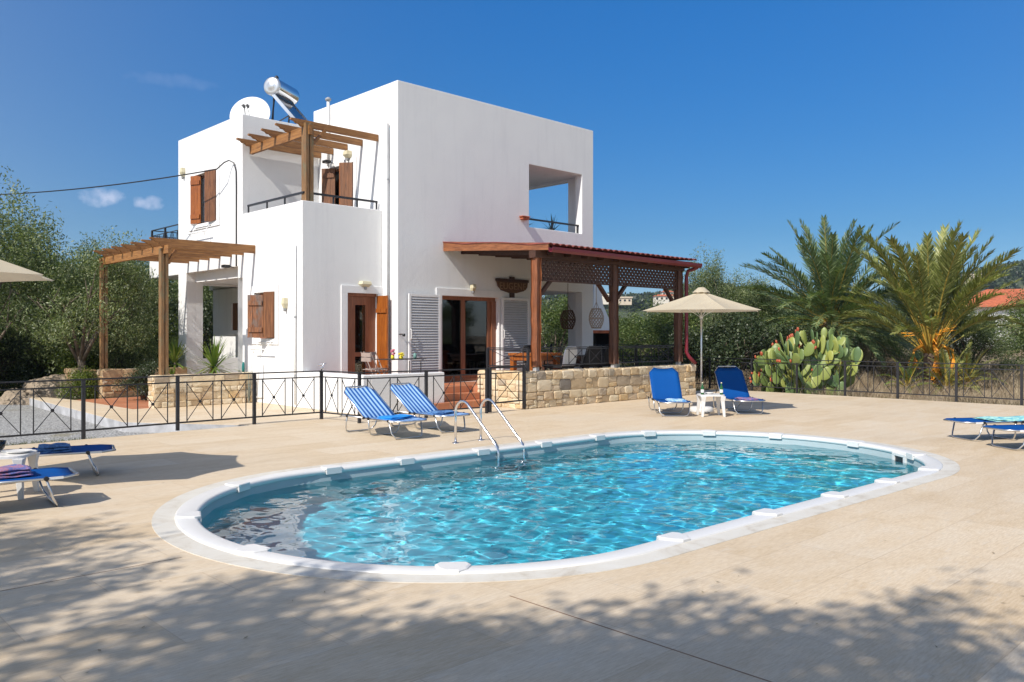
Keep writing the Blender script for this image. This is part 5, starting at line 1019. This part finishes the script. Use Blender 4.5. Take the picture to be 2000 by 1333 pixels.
# prickly pear: flat pads grown from pads
def cactus(label, loc, rz):
    t = thing('prickly_pear', label, 'cactus', loc, rz); r = random.Random(17); B_ = MB(); FR = []
    def pad(base, d, L, wd, nrm, depth):
        d = d.normalized(); nrm = (nrm - d*nrm.dot(d)).normalized(); s = d.cross(nrm); n = 12; rings = []; o_ = len(B_.v)
        prof = [(0,.12), (.12,.50), (.3,.80), (.5,.97), (.68,1.0), (.84,.80), (.95,.46), (1.0,.1)]; vs = []; fs = []
        for u, w in prof:
            for k in range(n): a = 2*math.pi*k/n; vs.append(base + d*(L*u) + s*(wd*.5*w*math.cos(a)) + nrm*(.021*min(1,w*1.2)*math.sin(a)))
        for i in range(len(prof)-1):
            for k in range(n): fs.append((i*n+k, i*n+(k+1)%n, (i+1)*n+(k+1)%n, (i+1)*n+k))
        fs += [tuple(range(n))[::-1], tuple(range((len(prof)-1)*n, len(prof)*n))]; B_.add(vs, fs)
        kids = 0 if depth <= 0 else r.choice((1,2,2,3))
        for q in range(kids):
            a = r.uniform(-1.25,1.25); e = base + d*(L*(.93-.18*abs(a))) + s*(wd*.42*a*.8); nd = d*(.6) + s*(a*1.0) + Vector((r.uniform(-.3,.3), r.uniform(-.3,.3), r.uniform(.05,.5))); pad(e, nd, L*r.uniform(.82,1.02), wd*r.uniform(.85,1.02), nrm + Vector((r.uniform(-1.1,1.1), r.uniform(-.8,.8), r.uniform(-.3,.6))), depth-1)
        if depth <= 1 and r.random() < .42:
            for q in range(r.choice((1,2,3,4))): a = r.uniform(-.8,.8); e = base + d*(L*(1.0-.12*abs(a))) + s*(wd*.42*a); FR.append((e, d.to_track_quat('Z','Y')))
    for k in range(17):
        x = -1.05 + 2.1*k/16 + r.uniform(-.1,.1); y = r.uniform(-.5,.35); hgt = 1 - abs(x-.12)/1.5
        pad(Vector((x,y,-.25)), Vector((r.uniform(-.35,.35)+x*.12, r.uniform(-.35,.1), 1)), .40, .275, Vector((r.uniform(-.4,.4), -1, r.uniform(-.1,.3))), 2 if hgt < .5 else (4 if hgt > .82 else 3))
    B_.build('pads', M['pad'], t, True); 
    fm = MB().lathe([(0,-.02),(.022,0),(.028,.03),(.02,.06),(0,.06)], (0,0,0), 7).build('fruit', M['cactus_fruit'], t, True)
    for i_, (e, q_) in enumerate(FR[:95]): o_ = fm if i_ == 0 else fm.copy(); (i_ and COL.objects.link(o_)); o_.location = e; o_.rotation_mode = 'QUATERNION'; o_.rotation_quaternion = q_
    t.scale = (1.0, 1, 1.6); return t
cactus('large prickly pear with flat green pads and red fruit behind the right fence', at(1575, 23.9, .05), R(-43))
# spiky rosettes
def spiky(name, label, cat, loc, n, L, W_, lo, hi, stem, m, seed, group=None):
    r = random.Random(seed); t = thing(name, label, cat, loc, 0, group); V = []; Q = []
    for i in range(n):
        el = R(r.uniform(lo, hi)); az = r.uniform(0, 6.28); l = L*r.uniform(.75,1.1); d = Vector((math.cos(az)*math.cos(el), math.sin(az)*math.cos(el), math.sin(el))); s = Vector((-math.sin(az), math.cos(az), 0)); b0 = Vector((0,0,stem+r.uniform(-.1,.05)))
        k = len(V); p = [b0, b0+d*l*.35, b0+d*l*.7+Vector((0,0,-.03*l)), b0+d*l+Vector((0,0,-.10*l))]; w = [W_*.7, W_, W_*.7, .002]
        for q, w_ in zip(p, w): V += [tuple(q-s*w_), tuple(q+s*w_)]
        Q += [(k+2*j, k+2*j+1, k+2*j+3, k+2*j+2) for j in range(3)]
    np_mesh('leaves', V, Q, m, t)
    if stem > .06: b = MB(); b.tube([(0,0,-.05), (0,0,stem)], [.04,.045], 8); b.build('stem', M['bark'], t, True)
    return t
YG = 'yuccas in the stone planters'
spiky('yucca', 'bright green yucca in the front planter before the arcade pier', 'yucca', at(418, 20.2, .42), 100, .80, .024, -25, 88, .42, M['yucca_leaf'], 1, YG); spiky('yucca', 'bright green yucca behind the front pergola post', 'yucca', at(341, 22.6, .42), 90, .80, .024, -20, 88, .45, M['yucca_leaf'], 2, YG)
simple('agave_dark', (.02,.06,.035), .5)
spiky('agave', 'dark agave at the left of the upper loggia opening', 'agave', (4.46,.50,4.50), 26, .55, .022, 5, 80, .03, M['agave_dark'], 3, 'agaves in the loggia'); spiky('agave', 'dark agave in the middle of the upper loggia opening', 'agave', (5.62,.40,4.50), 30, .50, .02, 5, 85, .03, M['agave_dark'], 4, 'agaves in the loggia')
spiky('grass_tuft', 'thin grey tuft of grass beside the teal vase', 'plant', (-2.32,2.72,.0), 26, .95, .006, 70, 88, .05, simple('grey_blade', (.22,.25,.22), .6), 5); spiky('planter_herb', 'small green herb on the front planter wall', 'plant', (-3.9,3.3,.62), 40, .2, .02, 20, 80, .03, M['lemon_leaf'], 6)
place('s2', 'dark trailing shrub spilling over the planter behind the fence', (-3.75,5.4,-.05), 0, (.62,.62,.52))
# boulders
def boulder(name, label, loc, rz, sc, seed):
    bm = bmesh.new(); bmesh.ops.create_icosphere(bm, subdivisions=5, radius=1); r = random.Random(seed); from mathutils import noise as N_
    for v in bm.verts:
        p = v.co.copy(); k = 1 + .28*N_.noise(p*1.1+Vector((seed,0,0))) + .12*N_.noise(p*3.1+Vector((0,seed,0))) + .05*N_.noise(p*8) + .02*N_.noise(p*20); v.co = p*k; v.co.x *= sc[0]; v.co.y *= sc[1]; v.co.z *= sc[2]
    me = bpy.data.meshes.new(name); bm.to_mesh(me); bm.free(); me.materials.append(M['boulder_rock']); o = bpy.data.objects.new(name, me); COL.objects.link(o); o.location = loc; o.rotation_euler = (0,0,rz); return tag(o, label, 'boulder', 'boulders at the gravel yard')
boulder('boulder', 'largest flat topped boulder left of the stone planters', at(105, 22.6, .0), R(-40), (.75,.55,.52), 3); boulder('boulder', 'low rounded boulder left of the largest one', at(28, 21.6, -.12), R(-30), (.36,.32,.30), 8); boulder('boulder', 'small pale rock in front of the largest boulder', at(72, 21.4, -.15), 0, (.36,.22,.22), 12)
# dry grass of the field and weeds along the fences: nobody could count it
rng = np.random.default_rng(8)
def grass(name, label, pts, h, w, m, n_blade=9, lean=.45):
    n = len(pts)*n_blade; c = np.repeat(pts, n_blade, 0) + np.concatenate([rng.normal(0,.07,(n,2)), np.zeros((n,1))], 1); d = rng.normal(0, lean, (n,3)); d[:,2] = 1; d /= np.linalg.norm(d, axis=1, keepdims=True); l = h*rng.uniform(.4,1.3,(n,1))
    s = rng.normal(0,1,(n,3)); s[:,2] = 0; s /= np.linalg.norm(s, axis=1, keepdims=True); b_ = rng.normal(0,.22,(n,3)); b_[:,2] = -abs(b_[:,2])*.4
    V = np.stack([c-s*w, c+s*w, c+d*l*.6+s*w*.7, c+d*l*.6-s*w*.7, c+d*l+b_*l+s*w*.1, c+d*l+b_*l-s*w*.1], 1).reshape(-1,3); k = np.arange(n)[:,None]*6; Q = np.concatenate([k+np.array([[0,1,2,3]]), k+np.array([[3,2,4,5]])], 0)
    return tag(np_mesh(name, V, Q, m), label, None, None, 'stuff')
def scatter(n, x0, x1, y0, y1, z, f=None):
    x = rng.uniform(x0,x1,n); y = rng.uniform(y0,y1,n); zz = z + (np.clip((x-11)*.045,0,.9) if z < -.2 and x0 > 9 else 0); P = np.stack([x,y,np.broadcast_to(zz,(n,))],1); return P[f(P)] if f else P
clump = lambda P: (np.sin(P[:,0]*1.7+np.cos(P[:,1]*1.3)*2)+np.sin(P[:,1]*2.1+P[:,0]*.6)+rng.normal(0,.7,len(P))) > -.2
grass('dry_grass', 'dry brown grass and weeds of the field beyond the right fence', np.concatenate([scatter(9000, 10.5, 22, -16, 6, -.26, clump), scatter(8000, 22, 45, -22, 18, -.26, clump)]), .42, .006, M['dry_grass'])
grass('green_grass', 'thin green grass along the foot of the right fence', scatter(2600, 10.0, 10.9, -15, 3, -.24), .20, .006, M['green_grass'])
grass('yard_weeds', 'grass and weeds along the deck edge and behind the gravel yard', np.concatenate([scatter(1500, -12, -7.0, -1.9, -1.2, -.2), scatter(2500, -14, -3.0, 10.5, 14, -.2)]), .16, .006, M['green_grass'])
for i, (px, D, sc, lb) in enumerate([(1700, 31, (1.3,1.3,1.1), 'dry brown bush behind the fence between the palms'), (1745, 29, (1.0,1.0,.7), 'low dry bush left of the golden palm'), (1950, 30, (1.6,1.6,.55), 'wide dry bush at the right edge of the field'), (1450, 25.5, (1.0,1.0,.45), 'dry bush behind the fence left of the prickly pear'), (1650, 27, (.8,.8,.6), 'dry bush right of the prickly pear')]):
    if i == 0: db = tree('dry_bush', lb, 30, .95, 1.3, .02, 420, 14, .10, .006, M['dry_grass'], lob=8, cat='bush', group='dry bushes in the field', up=1.2); db.location = at(px, D, .0); db.scale = sc
    else: copy_thing(db, at(px, D, -.1), i*1.3, lb, sc)
# hills with houses
def hill(name, px0, px1, D, base, prof, depth, seed):
    from mathutils import noise as N_; nx_, ny_ = 160, 40; V = []; 
    for j in range(ny_+1):
        v = j/ny_
        for i in range(nx_+1):
            u = i/nx_; px = px0+(px1-px0)*u; d = D + depth*(v-.5); x, y, _ = at(px, d); h = np.interp(px, [q[0] for q in prof], [q[1] for q in prof]); z = base + (h-base)*math.sin(math.pi*min(1, v*1.0))**.7; z += (N_.noise(Vector((x*.012,y*.012,seed)))*7 + N_.noise(Vector((x*.05,y*.05,seed)))*2.4)*math.sin(math.pi*v); V.append((x,y,z))
    Q = [(j*(nx_+1)+i, j*(nx_+1)+i+1, (j+1)*(nx_+1)+i+1, (j+1)*(nx_+1)+i) for j in range(ny_) for i in range(nx_)]
    return tag(np_mesh(name, V, Q, M['hill'], smooth=True), kind='structure')
zp = lambda py, D: 1.6 + (655-py)/1618*D
hill('hill', 700, 2500, 420, -2, [(700, zp(622,420)), (950, zp(606,420)), (1080, zp(592,420)), (1170, zp(586,420)), (1230, zp(590,420)), (1290, zp(588,420)), (1345, zp(572,420)), (1420, zp(578,420)), (1560, zp(600,420)), (1750, zp(585,420)), (1900, zp(556,420)), (1990, zp(534,420)), (2150, zp(515,420)), (2500, zp(560,420))], 260, 3)
hill('hill', -700, 800, 500, -2, [(-700, zp(600,500)), (0, zp(612,500)), (400, zp(618,500)), (800, zp(628,500))], 240, 9)
# wood of the hill crest: too far and too many to count
C = []
for k in range(900): px = rng.uniform(1000, 2200); d = rng.uniform(330, 430); C.append((px, d))
dg = bpy.context.evaluated_depsgraph_get(); P = []
for px, d in C:
    x, y, _ = at(px, d); ok_, loc, n_, i_, ob, m_ = S.ray_cast(dg, (x, y, 300), (0,0,-1))
    if ok_ and loc.z > 3: P.append((x, y, loc.z, rng.uniform(2.0, 4.2)))
P = np.array(P); n = len(P); k = 130; c = np.repeat(P[:,:3], k, 0); rr = np.repeat(P[:,3:], k, 0); u = rng.normal(0,1,(n*k,3)); u /= np.linalg.norm(u,axis=1,keepdims=True); c = c + u*rr*np.array([[1,1,.75]])*rng.uniform(.6,1,(n*k,1)) + np.array([[0,0,1.6]])
V, Q = leaves(rng, c, .1, 1, 1.6, .55); tag(np_mesh('hillside_wood', V, Q, M['dark_leaf']), 'dark wood covering the distant hill', None, None, 'stuff')
def far_house(label, px, py, D, w, h, d, m, roof=None, nwin=3, rz=0):
    w, h, d = w*.55, h*.42, d*.5; x, y, z = at(px, D, zp(py, D)); t = thing('hill_house', label, 'house', (x, y, z), R(-43.8)+rz, 'houses on the distant hill'); MB().box(-w/2,w/2,-d/2,d/2,-1.2,h).build('wall', m, t)
    b = MB(); 
    if roof: b.add([(-w/2-.4,-d/2-.4,h),(w/2+.4,-d/2-.4,h),(w/2+.4,d/2+.4,h),(-w/2-.4,d/2+.4,h),(-w*.28,0,h+w*.13),(w*.28,0,h+w*.13)], [(0,1,5,4),(1,2,5),(2,3,4,5),(3,0,4),(3,2,1,0)]); b.build('roof', M['far_roof'], t)
    else: b.box(-w/2-.3,w/2+.3,-d/2-.3,d/2+.3,h,h+.5); b.build('roof', m, t)
    for k in range(nwin): xx = -w/2 + w*(k+.5)/nwin; MB().box(xx-.35,xx+.35,-d/2-.06,-d/2+.1,h-1.2,h-.5).build('window', M['black_plastic'], t)
    return t
far_house('white villa on the hill seen left of the middle porch post', 1172, 589, 300, 11, 5, 9, M['far_wall'], None, 3); far_house('low cream house on the hill just right of the middle porch post', 1219, 590, 300, 9, 3, 8, M['far_wall_b'], None, 3); far_house('white house on the hill under the right end of the porch roof', 1291, 591, 290, 9, 5, 7, M['far_wall'], 1, 3); far_house('uppermost house on the hill by the right porch post', 1303, 580, 310, 8, 4, 7, M['far_wall'], 1, 3); far_house('pinkish house on the hill beside the right porch post', 1316, 588, 295, 8, 4, 8, M['far_wall_b'], 1, 3); far_house('small pale house on the hill above the second palm', 1898, 548, 300, 8, 4, 7, M['far_wall_b'], None, 2)
nh = thing('white_house', 'white single storey house with a red tiled roof at the right edge', 'house', at(1975, 62, .3), R(-43.8-16)); b = MB()
MB().box(-4.5,5.5,-4,4,-.5,3.35).build('wall', M['plaster'], nh); b.add([(-5,-4.5,3.3),(6,-4.5,3.3),(6,4.5,3.3),(-5,4.5,3.3),(-1.6,0,4.75),(2.6,0,4.75)], [(0,1,5,4),(1,2,5),(2,3,4,5),(3,0,4),(3,2,1,0)]); b.build('roof', M['far_roof'], nh)
for x in (-2.6, 1.0, 3.6): MB().box(x-.5,x+.5,-4.05,-3.9,1.2,2.4).build('window', M['black_plastic'], nh)
# trees standing behind the camera: their shade falls across the foreground and the left of the deck
o4 = tree('olive_tree', 'high crowned olive behind the viewer shading the lower left corner of the deck', 6, 1.75, 7.0, 4.4, 400, 13, .16, .034, M['bush_leaf'], spread=.16, lob=8, group='olive trees behind the viewer', wisps=14)
def shade_at(px, D, zc=5.7): x, y, _ = at(px, D); return (x - 1.05*zc, y - .172*zc, 0)
o4.location = shade_at(60, 3.35)
for px, D, rz, sc, lb in [(520, 3.05, 1.7, .95, 'high crowned olive behind the viewer shading the foreground left of its middle'), (1080, 3.1, 3.9, 1.0, 'high crowned olive behind the viewer shading the middle foreground of the deck'), (1700, 3.2, 5.2, .95, 'high crowned olive behind the viewer shading the lower right corner of the deck'), (-330, 5.1, .8, 1.0, 'high crowned olive left of the picture shading the deck beside the loungers')]:
    copy_thing(o4, shade_at(px, D), rz, lb, sc)
copy_thing(p1, (17.5,-31,-.2), 1.0, 'date palm beyond the right edge of the picture, mirrored in the glass doors', 1.0, 'palms out of the picture'); copy_thing(p1, (24,-36,-.2), 2.0, 'farther date palm beyond the right edge of the picture, mirrored in the glass doors', 1.1, 'palms out of the picture')
for i, (x, y) in enumerate([(13,-37), (20,-42), (28,-44), (9,-30), (35,-40), (-2,-34)]): place('o2', 'olive tree of the hedge behind the viewer, mirrored in the glass doors', (x, y, -.2), i*1.1, (1.5,1.5,1.25), 'hedge behind the viewer')
lp = []
while len(lp) < 110:
    x, y, _ = at(rng.uniform(-100, 2100), rng.uniform(3.2, 16)); lx_ = (x-PC.x)*math.cos(PR)+(y-PC.y)*math.sin(PR); ly_ = -(x-PC.x)*math.sin(PR)+(y-PC.y)*math.cos(PR)
    if (max(0, abs(lx_)-PL/2)**2 + ly_**2) > (Pr+.45)**2 and y < -3.3 and x < 9.8: lp.append((x, y, .004))
V, Q = leaves(rng, np.array(lp), 0.0, 1, .045, .006, 0, 1.0); V = V.reshape(-1,4,3); base_ = V.mean(1)[:,:2]; V[:,:,2] = .006 + np.abs(V[:,:,2]-V[:,:,2].mean(1)[:,None])*.15; tag(np_mesh('fallen_leaves', V.reshape(-1,3), Q, M['dry_grass']), 'scattered dry olive leaves lying on the deck', None, None, 'stuff')
hv = bpy.data.materials.new('haze_air'); hv.use_nodes = True; n_ = hv.node_tree.nodes; n_.remove(n_["Principled BSDF"]); v_ = n_.new("ShaderNodeVolumePrincipled"); v_.inputs['Color'].default_value = (.62,.78,.97,1); v_.inputs['Density'].default_value = .00022; hv.node_tree.links.new(v_.outputs[0], n_["Material Output"].inputs['Volume'])
tag(MB().box(-1500,1700,-1500,1900,-30,110).build('haze', hv), 'faint blue haze over the distant hill', None, None, 'stuff')
